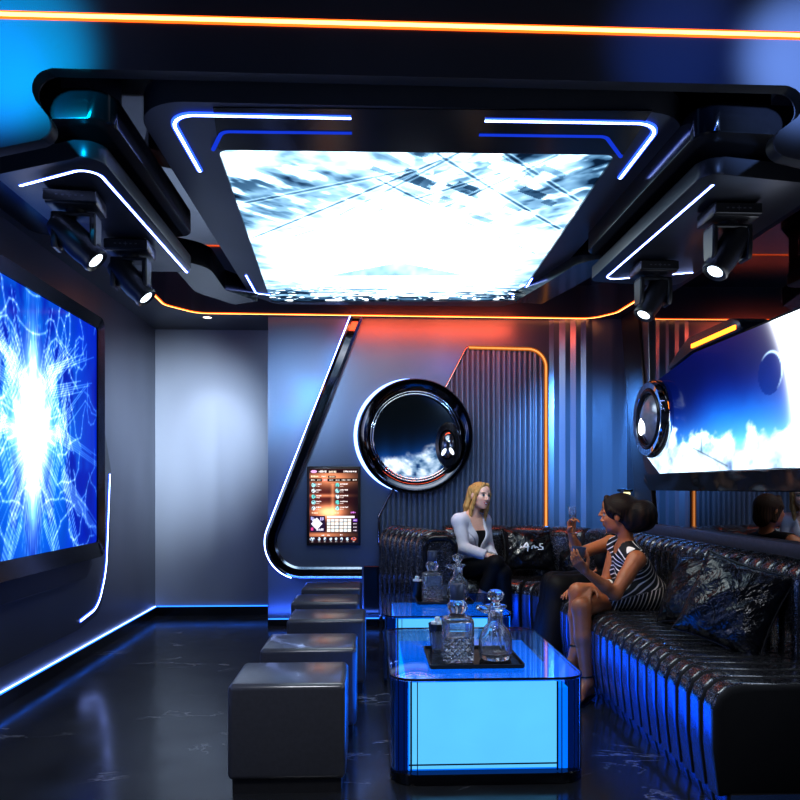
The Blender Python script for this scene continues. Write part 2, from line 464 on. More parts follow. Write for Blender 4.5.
# picture on the ceiling screen (s left to right, tt near to far)
nu, nv = 300, 300
s_, t_ = np.meshgrid(np.linspace(0, 1, nu), np.linspace(0, 1, nv))
def ceiling_picture(s, t):
    x = (s-.5)*2
    glow = np.exp(-((x/.85)**2+((t-.62)/.36)**2)*1.25)*3.2
    n1 = vnoise(s*5+t*3, t*7-s*2, 3); n2 = vnoise(s*3.2-t*4, t*10+s*3, 5)
    stre = sstep(.42, .75, n1)*.9+sstep(.5, .8, n2)*.6
    n3 = vnoise(s*9+t*16, t*34-s*20, 14, 3); n4 = vnoise(s*9-t*16+20, t*34+s*20, 15, 3)
    base = .05+.8*stre+1.1*sstep(.52, .78, np.where(s < .55, n3, n4))*sstep(.9, .2, t)-.25*sstep(.45, .25, np.where(s < .5, n3, n4))
    lum = base*.9+glow
    dark = np.zeros_like(s)
    r = np.random.default_rng(5)
    for k in range(46):                                     # hull panels across the near part
        cx, cy = r.uniform(.42, .9), r.uniform(.02, .34); w, h = r.uniform(.01, .05), r.uniform(.005, .02)
        u_ = (s-cx)*.8+(t-cy)*.45; v_ = -(s-cx)*.45+(t-cy)*.8
        m = (np.abs(u_) < w) & (np.abs(v_) < h); lum = np.where(m, lum*r.choice([.25, .5, 1.8, 2.6]), lum)
    for (x0, y0, x1, y1, w, g) in [(.02, .44, .62, .0, .004, .2), (.1, .46, .78, .06, .003, .3), (.40, .12, .95, .55, .003, .35), (.55, .02, .98, .38, .004, .3), (.0, .25, .5, .08, .003, .4),
                                   (.62, .0, .30, .30, .003, .4), (.85, .02, .60, .26, .003, .4), (.7, .0, .98, .22, .003, .3)]:
        d = seg_dist(s, t, x0, y0, x1, y1); lum = lum*(1-(1-g)*np.exp(-(d/w)**2))+.35*np.exp(-((d-.007)/.002)**2)
    # far edge: dark ground plane with glints
    lum = np.minimum(lum, 2.2); band = sstep(.74, .93, t); nb = vnoise(s*14, t*160, 9, 3); ng = vnoise(s*46, t*90, 12, 2)
    lum = lum*(1-band*sstep(.40, .58, nb)*.985)+band*sstep(.66, .8, ng)*1.6
    lum = np.where(t > .955, lum*.25+sstep(.62, .75, ng)*2.0, lum)
    tri = (np.abs(x)*.5+(.80-t)*0 < .22*(t-.62)/.12*1.2) & (t > .62) & (t < .74)
    lum = np.where(tri, .36+.5*vnoise(s*30, t*12, 17, 2), lum)
    for cx in (.33, .5, .69): lum += 3*np.exp(-(((s-cx)/.012)**2+((t-.965)/.008)**2))
    lum = np.clip(lum, .02, 4.2)
    lum = lum*.60+.10*sstep(.5, .9, n1)
    c = np.stack([lum**1.45*.78, lum**1.15*.92, lum**.95*.98], -1)
    return c
rgbc = ceiling_picture(s_, t_)
e = .012
q0, q1, q2, q3 = [Vector((p.x, p.y, ZB+.012)) for p in cs]
M_CSCR = attr_emit('ceiling_picture', 3.2)
o = screen_grid('display', q0+Vector((-e, -e, 0)), q1+Vector((e, -e, 0)), q3+Vector((-e, e, 0)), q2+Vector((e, e, 0)), nu, nv, rgbc, M_CSCR, t)
# dark glossy inset across the near border, with dim glowing lines painted as reflections of the strips
bm = BM(); pl = [at(213, 107, z=ZB), at(652, 110, z=ZB), at(624, 153.5, z=ZB), at(219, 148.5, z=ZB)]
extrude_poly(bm, [(p.x, p.y) for p in pl], XY, ZB-.004, ZB+.002); obj('front_inset', bm, M_BLACK, t)
zl = ZB-.001
def slab_led(pix, rad, w, mats=BW, dz=0.0):
    pp = round_path([at(u, v, z=zl-dz) for u, v in pix], rad, 10); led_strip('light_strip', pp, (0, 0, -1), w, mats, parent=t)
slab_led([(351, 117.5), (168, 114), (200, 171)], .10, .026, dz=.004)
slab_led([(485, 120), (662, 123), (620, 178)], .10, .026, dz=.004)
slab_led([(352, 133), (222, 131.5), (213, 150)], .05, .016, (E_BLUEREFL, E_BLUEREFL), .004)
slab_led([(479, 134.8), (606, 136.5), (621, 157)], .05, .016, (E_BLUEREFL, E_BLUEREFL), .004)
slab_led([(246, 275), (256, 293), (270, 294.5)], .05, .02)
slab_led([(532, 278), (522, 294), (512, 296.5)], .05, .02)

# S-shaped wings joining the slab to the side pods
def wing(pix, label):
    pp = round_path([at(u, v, z=2.56) for u, v in pix], .14, 8)
    bm = BM(); sweep(bm, pp, rect_sect(.22, 0, .14), (0, 0, 1)); o = obj('ceiling_wing', bm, M_BLACK, ang=35); tag(o, label, 'ceiling panel')
wing([(146, 262), (192, 268), (210, 291), (246, 303)], 'black S-shaped ceiling wing joining the left spotlight pod to the overhead screen slab')
wing([(640, 258), (592, 266), (562, 284), (528, 303)], 'black S-shaped ceiling wing joining the right spotlight pod to the overhead screen slab')

# ================================================================ side pods
def pod(label, low, up, ledpix, zc, extra=None):
    c = low[0]; t = thing('light_pod', label, 'ceiling pod', (sum(p[0] for p in low)/4, sum(p[1] for p in low)/4, zc))
    lo = round_poly(low, .07, 8)
    bm = BM(); extrude_poly(bm, lo, XY, zc, zc+.07, .008, 2); obj('lower_panel', bm, M_DARKMET, t, ang=35)
    bm = BM(); extrude_poly(bm, round_poly(up, .08, 8), XY, zc+.10, zc+.21, .006, 1); obj('upper_panel', bm, M_BLACK, t, ang=35)
    cx = sum(p[0] for p in up)/4; cy = sum(p[1] for p in up)/4
    bm = BM(); box(bm, cx-.13, cx+.13, cy-.45, cy+.45, zc+.07, zc+.101); box(bm, cx-.12, cx+.12, cy-.35, cy+.35, zc+.21, ZC-.001); obj('hanger', bm, M_BLACKM, t)
    pp = round_path([at(u, v, z=zc+.003) for u, v in ledpix], .06, 8); led_strip('light_strip', pp, (0, 0, -1), .022, BW, parent=t)
    return t
ZP = 2.42
g = lambda u, v: at(u, v, z=ZP)
pod('dark ceiling pod with a bent blue-white light line above the left wall screen', [(-1.47, 2.88), (-1.0, 2.68), (-1.0, 4.13), (-1.47, 4.13)], [(-1.75, 2.66), (-.93, 2.62), (-.93, 3.85), (-1.75, 3.85)], [(20, 185), (93, 165.5), (187, 272)], ZP)
pod('dark ceiling pod with a V-shaped blue-white light line above the right wall screen', [(1.30, 2.74), (1.86, 2.84), (1.86, 4.32), (1.30, 4.22)], [(1.22, 2.62), (1.95, 2.66), (1.95, 4.05), (1.22, 4.05)], [(713, 184), (603, 279.5), (693, 272)], ZP)

# ================================================================ moving-head spotlights
M_HEAD = plain('spotlight_black', (.010, .010, .012), .35)
M_LENS = emit('spot_lens', (.75, .88, 1.0), 3.0)
def spotlight(x, y, z, aim, label, yaw):
    t = thing('moving_head_spotlight', label, 'spotlight', (x, y, z), yaw, 'moving head spotlights under the ceiling pods')
    R = Matrix.Translation((x, y, z)) @ Matrix.Rotation(yaw, 4, 'Z') @ Matrix.Scale(.82, 4)
    bm = BM(); box(bm, -.125, .125, -.10, .10, -.085, -.009, .012, 2, R); box(bm, -.125, .125, -.118, -.095, -.075, -.02, .004, 1, R); box(bm, -.06, .06, -.05, .05, -.02, -.0005, 0, 1, R); ob = obj('base', bm, M_HEAD, t, ang=35)
    bm = BM()                                            # marks on the control face
    for dx in (-.06, -.03, .03, .06): box(bm, dx-.006, dx+.006, -.1195, -.1175, -.05, -.044, 0, 1, R)
    box(bm, -.002, .002, -.1195, -.1175, -.058, -.036, 0, 1, R); box(bm, -.011, .011, -.1195, -.1175, -.049, -.045, 0, 1, R)
    obj('control_marks', bm, plain('grey_print', (.10, .10, .12), .5), ob)
    bm = BM(); lathe(bm, [(.05, -.11), (.05, -.084)], 20, R)
    yk = [Vector((-.088, 0, -.26)), Vector((-.088, 0, -.13)), Vector((-.05, 0, -.107)), Vector((.05, 0, -.107)), Vector((.088, 0, -.13)), Vector((.088, 0, -.26))]
    sweep(bm, [R @ p for p in yk], rect_sect(.085, -.012, .012), R.to_3x3() @ Vector((0, 1, 0))) if False else None
    for sx in (-1, 1):
        prof = [(-.045, -.285), (.045, -.285), (.055, -.26), (.06, -.13), (.05, -.107), (-.05, -.107), (-.06, -.13), (-.055, -.26)]
        extrude_poly(bm, [Vector(p) for p in prof], lambda p, h: R @ Vector((h, p[0], p[1])), sx*.078, sx*.108, .006, 1)
    box(bm, -.108, .108, -.055, .055, -.125, -.105, .006, 1, R)
    obj('yoke', bm, M_HEAD, t, ang=35)
    a = Vector(aim).normalized(); q = a.to_track_quat('Z', 'Y').to_matrix().to_4x4()
    H = Matrix.Translation(R @ Vector((0, 0, -.235))) @ q @ Matrix.Scale(.88, 4)
    bm = BM(); lathe(bm, [(.03, -.135), (.055, -.13), (.068, -.10), (.070, 0), (.070, .05), (.062, .10), (.066, .125), (.060, .135), (.050, .125)], 24, H); hd = obj('head', bm, M_HEAD, t, ang=40)
    bm = BM(); lathe(bm, [(.040, .1262), (.034, .131), (.018, .135), (.001, .136)], 20, H); obj('lens', bm, M_LENS, hd, True)
spotlight(-1.225, 3.06, ZP, (.70, .06, -.71), 'black moving head spotlight nearest the camera under the left pod', .10)
spotlight(-1.19, 3.64, ZP, (.66, .02, -.74), 'black moving head spotlight at the far end of the left pod', .05)
spotlight(1.56, 3.08, ZP, (-.55, -.10, -.80), 'black moving head spotlight nearest the camera under the right pod', .0)
spotlight(1.54, 3.86, ZP, (-.50, -.12, -.82), 'black moving head spotlight at the far end of the right pod', .0)

# ================================================================ left wall screen
XS = -1.90
fr = at(96.5, 450, x=XS).y; zt = at(95.6, 328, x=XS).z; zb = at(87, 544, x=XS).z; y0s = -.4
t = thing('video_screen', 'huge left wall video screen with a white and blue energy burst', 'screen', (XS, (y0s+fr)/2, zb))
fw = .085
bm = BM()
out = round_poly([(y0s-fw, zb-.10), (fr+fw*.75, zb-.10), (fr+fw*.75, zt+.075), (y0s-fw, zt+.075)], .07, 8)
inn = round_poly([(y0s, zb), (fr, zb), (fr, zt), (y0s, zt)], .02, 4)
def frame_ring(bm, outp, inp, h0, h1, to3, hin=None):
    o0 = ring(bm, [to3(p, h0) for p in outp]); o1 = ring(bm, [to3(p, h1) for p in outp]); i1 = ring(bm, [to3(p, h1 if hin is None else hin) for p in inp]); i0 = ring(bm, [to3(p, h0) for p in inp])
    bridge(bm, o0, o1)
    for a_, b_ in ((o1, i1), (o0, i0)):
        es = []
        for l_ in (a_, b_):
            for k in range(len(l_)):
                x_, y_ = l_[k], l_[(k+1) % len(l_)]; es.append(bm.edges.get((x_, y_)) or bm.edges.new((x_, y_)))
        bmesh.ops.triangle_fill(bm, use_beauty=True, use_dissolve=False, edges=es)
    bridge(bm, i1, i0)
frame_ring(bm, out, inn, XL, XS+.035, YZ, XS+.012); obj('frame', bm, M_BLACK, t, ang=30)
nu, nv = 520, 250
s_, t_ = np.meshgrid(np.linspace(0, 1, nu), np.linspace(0, 1, nv))
def burst_picture(y, z, yc, zc):
    X = np.abs(y-yc); Z = z-zc; Za = np.abs(Z)
    core = np.exp(-((X/.22)+(Za/.42))**1.7*1.3)
    n = vnoise(X*6+3, Z*3+9, 21); n2 = vnoise(X*40+1, Z*14, 22, 2)
    B = .28+.5*n
    lum = core*4.0*(.75+.5*n2)
    r = np.random.default_rng(4)
    g = np.zeros_like(X)
    for k in range(16):                                       # fans of parallel circuit traces
        ang = r.choice([1.05, 1.2, 1.32, .62, .25])*r.choice([-1, 1])+r.uniform(-.07, .07); st = r.uniform(.10, .45)
        ox, oz = r.uniform(0, .35), r.uniform(-.55, .55)
        dx, dz = math.cos(ang), math.sin(ang); nx, nz = -dz, dx
        for j in range(r.integers(4, 9)):
            off = j*.014; L = r.uniform(.25, .85)
            d = seg_dist(X, Z, ox+nx*off+dx*st*.2, oz+nz*off+dz*st*.2, ox+nx*off+dx*L, oz+nz*off+dz*L)
            g += np.exp(-(d/.004)**2)*.9+.025*np.exp(-d/.015)
    for k in range(40):                                       # lightning
        ax, az = r.uniform(.08, .95), r.uniform(-.75, .85); px_, pz_ = ax, az
        ang = r.uniform(0, 2*PI)
        for j in range(6):
            ang += r.uniform(-.9, .9); L = r.uniform(.03, .10); qx, qz = px_+math.cos(ang)*L, pz_+math.sin(ang)*L
            d = seg_dist(X, Z, px_, pz_, qx, qz); g += .8*np.exp(-(d/.006)**2)+.10*np.exp(-d/.018); px_, pz_ = qx, qz
    for k in range(130):                                       # fine rays close to the core
        ang = r.uniform(-PI/2, PI/2); L = r.uniform(.15, .5); st = r.uniform(.05, .2)
        d = seg_dist(X, Z, math.cos(ang)*st*.6, math.sin(ang)*st*1.6, math.cos(ang)*L, math.sin(ang)*L*1.6); g += .45*np.exp(-(d/.004)**2)
    g = np.minimum(g, 3.0)
    edge = np.clip(1-X/1.1, .25, 1)
    br = lum+g*edge*(.55+.45*sstep(.1, .5, X))
    c = np.stack([.002+.34*br**1.8, .004+.02*B+.55*br**1.25, .05+.50*B+.8*br], -1)+np.array([.0, .30, .36])*(.5*np.exp(-((X/.55)**2+(Za/.8)**2))*sstep(.42, .62, n))[..., None]
    return np.clip(c, 0, 5)
Y_ = y0s+(fr-y0s)*s_; Z_ = zb+(zt-zb)*t_
yc = at(33, 440, x=XS).y; zc_ = at(33, 430, x=XS).z
yper = 2*(yc-y0s-.62)
ca = burst_picture(Y_, Z_, yc, zc_); cb = burst_picture(Y_, Z_, yc-1.9, zc_)
w = sstep(yc-1.15, yc-.75, Y_)[..., None]; cc2 = burst_picture(Y_, Z_, yc-3.8, zc_); w3 = sstep(yc-3.05, yc-2.65, Y_)[..., None]; cb = cb*w3+cc2*(1-w3)
M_LSCR = attr_emit('burst_picture', 1.5)
screen_grid('display', (XS, y0s, zb), (XS, fr, zb), (XS, y0s, zt), (XS, fr, zt), nu, nv, ca*w+cb*(1-w), M_LSCR, t)
# dark lip under the screen
bm = BM(); a = at(88, 562, x=XL+.07)
lip = [(y0s-.2, a.z-.10), (a.y-.08, a.z-.10), (a.y+.02, a.z-.02), (a.y+.03, a.z+.03), (y0s-.2, a.z+.03)]
extrude_poly(bm, round_poly(lip, [0, .05, .03, .02, 0], 6), YZ, XL, XL+.09, .01, 2); obj('lower_lip', bm, M_DARKMET, t, ang=35)

# wall panel below the screen with a bent blue light line
t = thing('wall_panel', 'slim metal wall panel below the left screen edged by a curved blue light line', 'wall panel', (XL, 4.2, .2))
g = lambda u, v: (lambda q: Vector((q.y, q.z)))(at(u, v, x=XL+.03))
pl = [g(104.5, 430), g(111, 470), g(110, 545), g(101, 612), g(78, 630)]
z_b = .29
pl = [Vector((.3, pl[0].y)), pl[0], pl[1], pl[2], pl[3], pl[4], Vector((.3, pl[4].y-.0))]
bm = BM(); extrude_poly(bm, round_poly(pl, [0, .02, .05, .3, .15, .1, 0], 6), YZ, XL, XL+.03, .006, 1); obj('panel', bm, wall_metal('panel_dark_metal', (.09, .10, .12), .38, .6), t, ang=30)
pp = round_path([at(u, v, x=XL+.032) for u, v in [(109.5, 474), (106, 570), (98, 607), (80, 621)]], [.5, .25], 8)
led_strip('light_strip', pp, (1, 0, 0), .028, BW, parent=t)
# ================================================================ back wall fittings
# --- slanted chrome channel that bends along the floor
def back(u, v, off=0.0): return at(u, v, y=YB-off)
t = thing('chrome_wall_channel', 'slanted chrome channel on the back wall that bends round below the song menu screen', 'wall trim', tuple(back(300, 560)))
cp = round_path([back(357.5, 317), back(258, 572), back(362, 572)], .26, 14)
bm = BM(); sweep(bm, cp, [(-.045, .0), (.045, .0), (.045, .035), (.03, .055), (-.03, .055), (-.045, .035)], (0, -1, 0)); obj('channel', bm, M_DKCHROME, t, ang=30)
bm = BM(); sweep(bm, cp, [(.024, .050), (.044, .040), (.050, .050), (.030, .064)], (0, -1, 0)); sweep(bm, cp, [(-.024, .050), (-.044, .040), (-.050, .050), (-.030, .064)], (0, -1, 0)); obj('polished_edge', bm, plain('grey_chrome', (.25, .28, .34), .16, 1.0), t, ang=30)
n = Vector((0, -1, 0)); T = tangents(cp)
off = [p+n.cross(tt).normalized()*(-.058) for p, tt in zip(cp, T)]
off2 = [p+n.cross(tt).normalized()*(.058) for p, tt in zip(cp, T)]
pick = off if off[0].x < off2[0].x else off2
pick = [p for p in pick if p.x < back(296, 572).x or p.z > back(300, 566).z]
led_strip('light_strip', pick, (0, -1, 0), .016, (E_BLUE, E_BLUEW), parent=t, core=.3, th=.03)

# --- fluted niche with orange light edge
FP = [(379, 600), (379, 516), (467, 347.5), (546, 349.5), (546, 600)]
t = thing('fluted_wall_panel', 'vertically fluted grey wall panel edged in orange light behind the sofa', 'wall panel', tuple(back(460, 600)))
q = [back(*p) for p in FP]
xa, xb, xm = q[1].x, q[3].x, q[2].x; zl_, zt_ = q[1].z, q[2].z
rr_ = .16
def ztop(x):
    if x < xm: return zl_+(zt_-zl_)*(x-xa)/(xm-xa)
    if x > xb-rr_: return zt_-rr_+math.sqrt(max(0, rr_**2-(x-(xb-rr_))**2))
    return zt_
bm = BM(); pitch = .046; N = 300; prev = None
for i in range(N+1):
    x = xa+(xb-xa)*i/N; f = (x/pitch) % 1.0
    y = YB-.006-.020*(math.sin(PI*f)**.7)
    cur = (bm.verts.new((x, y, .30)), bm.verts.new((x, y, ztop(x))))
    if prev: bm.faces.new((prev[0], cur[0], cur[1], prev[1]))
    prev = cur
obj('fluting', bm, wall_metal('fluted_metal', (.15, .19, .26), .36, .4), t, ang=50)
edge = round_path([back(469, 347.5, .03), back(546, 349.5, .03), back(546, 545, .03)], .16, 10)
led_strip('light_strip', edge, (0, -1, 0), .034, (emit('orange_brown_light', (.45, .13, .02), .9), emit('soft_amber_light', (1.0, .42, .13), 1.1)), parent=t, core=.4)
ed2 = round_path([back(379, 545, .02), back(379, 516, .02), back(467, 347, .02), back(480, 347, .02)], .05, 6)
bm = BM(); tube(bm, ed2, .011, 8); obj('chrome_edge', bm, plain('bronze_chrome', (.45, .36, .33), .12, 1.0), t, True)

# --- round wall mirror / porthole
c = back(415, 437, .0); R0 = 57/720*(YB)*1.0
t = thing('round_wall_porthole', 'round dark chrome porthole on the back wall with painted cloud reflections and a blue halo', 'porthole', tuple(c))
ax = Vector((0, -1, 0))
bm = BM(); lathe_axis(bm, c, ax, [(R0-.01, .0), (R0, .02), (R0, .10), (R0-.012, .125), (R0-.06, .12), (R0-.105, .085), (R0-.115, .06), (R0-.115, .0)], 72, True); obj('outer_ring', bm, M_DKCHROME, t, ang=50)
bm = BM(); torus(bm, c+ax*.105, ax, R0-.018, .010, 72, 8); torus(bm, c+ax*.075, ax, R0-.108, .008, 72, 8); torus(bm, c+ax*.062, ax, R0-.128, .010, 72, 8); obj('chrome_beads', bm, M_CHROME, t, True)
cc = c+Vector((-.036, -.02, .010))
bm = BM(); torus(bm, cc, ax, R0-.014, .014, 72, 8); obj('halo_light', bm, emit('halo_blue', (.22, .38, 1.0), 5.0), t, True)
nu = nv = 150
s_, t_ = np.meshgrid(np.linspace(0, 1, nu), np.linspace(0, 1, nv))
def cloud_picture(x, z, top=.34, seed=40, k=1.0):
    """x, z in 0..1; dark sky, blue haze, puffed clouds along the foot"""
    puff = vnoise(x*5*k+.7, z*6+.2, seed, 5); puff2 = vnoise(x*12*k, z*14, seed+3, 4)
    h = top*(.45+.75*vnoise(x*3.2*k+4, z*0+.5, seed+7, 3))*(.55+.75*x)
    m = sstep(.0, .10, h-z+(puff-.5)*.22)
    haze = np.exp(-np.maximum(z-h*.75, 0)/.09)
    sky = np.stack([.003+.01*haze, .006+.15*haze, .010+.60*haze], -1)
    br = np.clip(.20+2.0*(puff2-.38)+1.5*(puff-.42), .02, 1.15)
    cl = np.stack([br**1.5*.9, br**1.15*1.0+.03, br*1.05+.16], -1)
    return sky*(1-m[..., None])+cl*m[..., None]
img = cloud_picture(s_, t_, .47)
# round picture painted in place of the mirror's reflection: polar-mapped disc
co = []; fa = []; cl = []; nr_, na = 60, 96; Rm = R0-.120
for i in range(nr_+1):
    for j in range(na):
        r = Rm*i/nr_; a = 2*PI*j/na; x = r*math.cos(a); z = r*math.sin(a)
        co.append((c.x+x, c.y-.035, c.z+z)); uu = .5+.5*x/Rm; vv = .5+.5*z/Rm
        cl.append(img[min(nv-1, int(vv*(nv-1)+.5)), min(nu-1, int(uu*(nu-1)+.5))])
for i in range(nr_):
    for j in range(na): fa.append((i*na+j, (i+1)*na+j, (i+1)*na+(j+1) % na, i*na+(j+1) % na))
me = np_mesh('picture', np.array(co), np.array(fa)); ca = me.color_attributes.new('col', 'FLOAT_COLOR', 'POINT')
buf = np.ones((len(co), 4), np.float32); buf[:, :3] = np.array(cl); ca.data.foreach_set('color', buf.ravel())
M_PORT = attr_emit('porthole_picture', .85); link('picture', me, M_PORT, t)
# eyelike lens standing in for a mirrored porthole; glowing blobs paint its highlights
lc = at(448, 445, y=YB-.16)
bm = BM(); R1 = .155
Mx = Matrix.Translation(lc) @ (Vector((-.35, -1, 0)).to_track_quat('Z', 'Y').to_matrix().to_4x4()) @ Matrix.Diagonal((.72, 1.25, 1, 1))
lathe(bm, [(R1*.55, -.06), (R1, -.05), (R1*1.02, -.01), (R1*.92, .03), (R1*.66, .035), (R1*.62, .015)], 40, Mx, True, False); ob = obj('reflected_lens_ring', bm, M_BLACK, t, ang=40)
bm = BM(); lathe(bm, [(R1*.63, .012), (R1*.56, .035), (R1*.36, .055), (R1*.15, .064), (.001, .066)], 32, Mx, True, True); obj('lens', bm, plain('lens_grey', (.22, .23, .26), .10, .9), ob, True)
for du, dv, an in ((-4.2, 7.0, .5), (3.6, 6.2, -.5)):
    hc = at(448+du, 445+dv, y=YB-.24); bm = BM()
    Me = Matrix.Translation(hc) @ Matrix.Rotation(an, 4, 'Y') @ Matrix.Diagonal((.016, .006, .034, 1))
    bmesh.ops.create_uvsphere(bm, u_segments=16, v_segments=8, radius=1.0, matrix=Me); obj('lens_highlight', bm, emit('lens_highlight_white', (.8, .85, 1), 1.6), ob, True)

# --- song menu screen
pa, pb = back(309.5, 543, .03), back(358, 469, .03)
t = thing('song_menu_screen', 'upright touch screen showing a song menu in orange and white on the back wall', 'screen', ((pa.x+pb.x)/2, YB, pa.z))
bm = BM(); box(bm, pa.x-.022, pb.x+.022, YB-.035, YB-.001, pa.z-.022, pb.z+.022, .006, 2); obj('frame', bm, plain('bronze_black', (.03, .022, .02), .3, .3), t, ang=35)
nu, nv = 180, 270
s_, t_ = np.meshgrid(np.linspace(0, 1, nu), np.linspace(0, 1, nv)); y_ = 1-t_
n1 = vnoise(s_*4, y_*3, 51); n2 = vnoise(s_*2+9, y_*14, 52)
hot = np.exp(-(((s_-.52)/.45)**2+((y_-.12)/.10)**2))*1.2+np.exp(-(((s_-.42)/.26)**2+((y_-.58)/.075)**2))*2.6+np.exp(-((y_-.36)/.02)**2)*.7*np.exp(-((s_-.35)/.4)**2)+.55*np.exp(-((s_-.48)/.035)**2)*(y_ > .2)*(y_ < .62)+.8*np.exp(-(((s_-.3)/.5)**2+((y_-.89)/.03)**2))
red = .38*(.55*n1+.35*n2)*np.clip(1.25-s_*1.25, .05, 1)*np.exp(-((y_-.45)/.4)**2)*.9
hot *= np.clip(1.35-s_, .1, 1)*.85
im = np.stack([.012+red+hot*1.1, .008+red*.12+hot*.45, .016+red*.07+hot*.22], -1)
def mblk(x0, x1, y0, y1, c, a=1.0):
    m = ((s_ > x0) & (s_ < x1) & (y_ > y0) & (y_ < y1)).astype(float)[..., None]*a
    return m*np.array(c)
def put(x0, x1, y0, y1, c): 
    global im
    m = ((s_ > x0) & (s_ < x1) & (y_ > y0) & (y_ < y1)); im[m] = c
def words(x0, x1, y0, h, c, seed):
    global im
    r = np.random.default_rng(seed); x = x0
    while x < x1:
        w = r.uniform(.012, .03)
        m = (s_ > x) & (s_ < min(x+w, x1)) & (y_ > y0+r.uniform(0, h*.25)) & (y_ < y0+h*r.uniform(.8, 1)); im[m] = c
        x += w+r.uniform(.004, .012)
W = (1.1, 1.0, 1.0)
put(.0, 1, .0, .055, (.03, .01, .015)); 
m = ((s_-.09)/.065)**2+((y_-.035)/.02)**2 < 1; im[m] = (1.0, .55, 1.0)
words(.19, .36, .018, .035, W, 1); words(.40, .56, .02, .035, (1.0, .85, .7), 2); words(.70, .97, .018, .03, W, 3)
words(.03, .20, .085, .03, (1, .85, .6), 4); put(.38, .54, .09, .122, (.05, .02, .02)); words(.41, .52, .095, .02, (1, .8, .6), 5); words(.25, .33, .09, .02, (1, .9, .8), 6)
put(0, 1, .13, .168, (.02, .008, .008)); put(.26, .37, .125, .172, (.9, .3, .2))
for k, x0 in enumerate((.03, .16, .28, .41, .54, .66, .77, .89)): words(x0, x0+.085, .14, .018, (.9, .8, .75), 10+k)
for r_ in range(5):
    for cidx in range(2):
        x0 = .03+.49*cidx; y0 = .195+r_*.078
        mm = ((s_-x0-.055)/.045)**2+((y_-y0-.022)/.030)**2 < 1
        im[mm] = [(.5, .95, 1.0), (.2, .75, .7), (.9, .95, 1.0)][(r_*2+cidx) % 3]
        im[mm & (vnoise(s_*60, y_*60, 70+r_, 2) > .56)] = (.1, .2, .25)
        words(x0+.115, x0+.115+.10+.06*((r_*3+cidx*2) % 3)/2, y0, .020, W, 30+r_*2+cidx); words(x0+.115, x0+.18, y0+.03, .014, (.9, .75, .7), 60+r_*2+cidx)
words(.05, .17, .585, .02, (1, .8, .6), 80); words(.85, .96, .575, .025, (.9, .3, 1.0), 81); words(.52, .60, .585, .02, (1, .9, .7), 82)
put(.015, .32, .635, .855, (.03, .015, .06))
sil = (np.abs(s_-.15)/.12+np.abs(y_-.74)/.085 < 1) | (((s_-.13)/.07)**2+((y_-.70)/.03)**2 < 1); im[sil & (s_ < .32)] = (1.0, .96, 1.1)
words(.03, .09, .645, .05, (.6, .6, 1), 83); words(.22, .30, .64, .06, (.7, .6, 1), 84); words(.14, .29, .80, .04, (.9, .85, 1), 85); put(.03, .08, .79, .83, (.8, .1, .35))
put(.36, .93, .635, .665, W)
for i in range(4):
    for j in range(6):
        put(.36+j*.085, .36+j*.085+.073, .675+i*.046, .675+i*.046+.038, [(1.1, 1.05, 1.0), (.85, .95, 1.0), (1.1, 1.0, .9)][(i+j) % 3])
for i in range(4): put(.895, .985, .675+i*.046, .675+i*.046+.038, [(.22, .05, .6), (.05, .03, .05), (.05, .03, .05), (.05, .03, .05)][i]); words(.90, .975, .685+i*.046, .018, (.8, .7, .8), 90+i)
put(0, 1, .915, 1, (.03, .012, .02))
words(.25, .31, .885, .02, W, 96); words(.37, .42, .885, .02, W, 97); words(.63, .68, .88, .02, W, 98)
for k, x0 in enumerate((.06, .20, .32, .44, .55, .66, .78, .91)):
    mm = ((s_-x0)/(.055 if k in (0, 7) else .028))**2+((y_-.945)/.024)**2 < 1; im[mm] = (1.0, .25, .15) if k == 7 else (.75, .92, 1.1); im[mm & (vnoise(s_*50, y_*50, 99, 2) > .6)] = (.1, .1, .2)
    words(x0-.02, x0+.02, .978, .010, (.8, .8, .8), 110+k)
img2 = im[::1]
screen_grid('display', (pa.x, YB-.037, pa.z), (pb.x, YB-.037, pa.z), (pa.x, YB-.037, pb.z), (pb.x, YB-.037, pb.z), nu, nv, np.clip(img2, 0, 3), attr_emit('menu_picture', 1.0), t)

# dark service panel low on the back wall beside the sofa arm
bm = BM(); a = back(364, 614); b = back(379, 566); box(bm, a.x, b.x, YB-.02, YB-.001, a.z, b.z, .004, 1); tag(obj('service_panel', bm, M_BLACK), 'small black service panel low on the back wall beside the sofa arm', 'panel')

# ================================================================ right wall
XM = 2.19
t = thing('wall_mirror', 'long smoked mirror along the right wall behind the sofa', 'mirror', (XM, 3.8, .9))
zb_, yfar_ = .915, 5.45
bm = BM(); box(bm, XM, XR-.001, 1.2, yfar_, zb_, ZS-.002); obj('glass', bm, M_MIRROR, t)
bm = BM(); box(bm, XM-.06, XR-.001, 1.2, yfar_+.04, .845, zb_, .006, 2); obj('frame', bm, plain('mauve_grey_metal', (.17, .16, .21), .4, .5), t, ang=35)
# slanted pillar in the corner
g2 = lambda u, v, xx: (lambda q: Vector((q.y, q.z)))(at(u, v, x=xx))
t = thing('corner_pillar', 'dark slanted metal pillar in the far right corner beside the wall mirror', 'pillar', (XR, 5.8, 0))
p0, p1, p2, p3 = g2(623, 318, 2.19), g2(641, 318, 2.19), g2(655, 512, 2.19), g2(638, 512, 2.19)
def ext(pa_, pb_, z): k = (z-pa_.y)/(pb_.y-pa_.y); return Vector((pa_.x+(pb_.x-pa_.x)*k, z))
dk = [ext(p0, p3, ZS-.001), ext(p1, p2, ZS-.001), ext(p1, p2, .86), ext(p0, p3, .86)]
dk = [Vector((min(p.x, YB-.06), p.y)) for p in dk]
bm = BM(); extrude_poly(bm, dk, YZ, 2.17, XR-.001, .006, 1); obj('dark_face', bm, plain('brown_black_metal', (.05, .035, .03), .25, .6), t, ang=35)
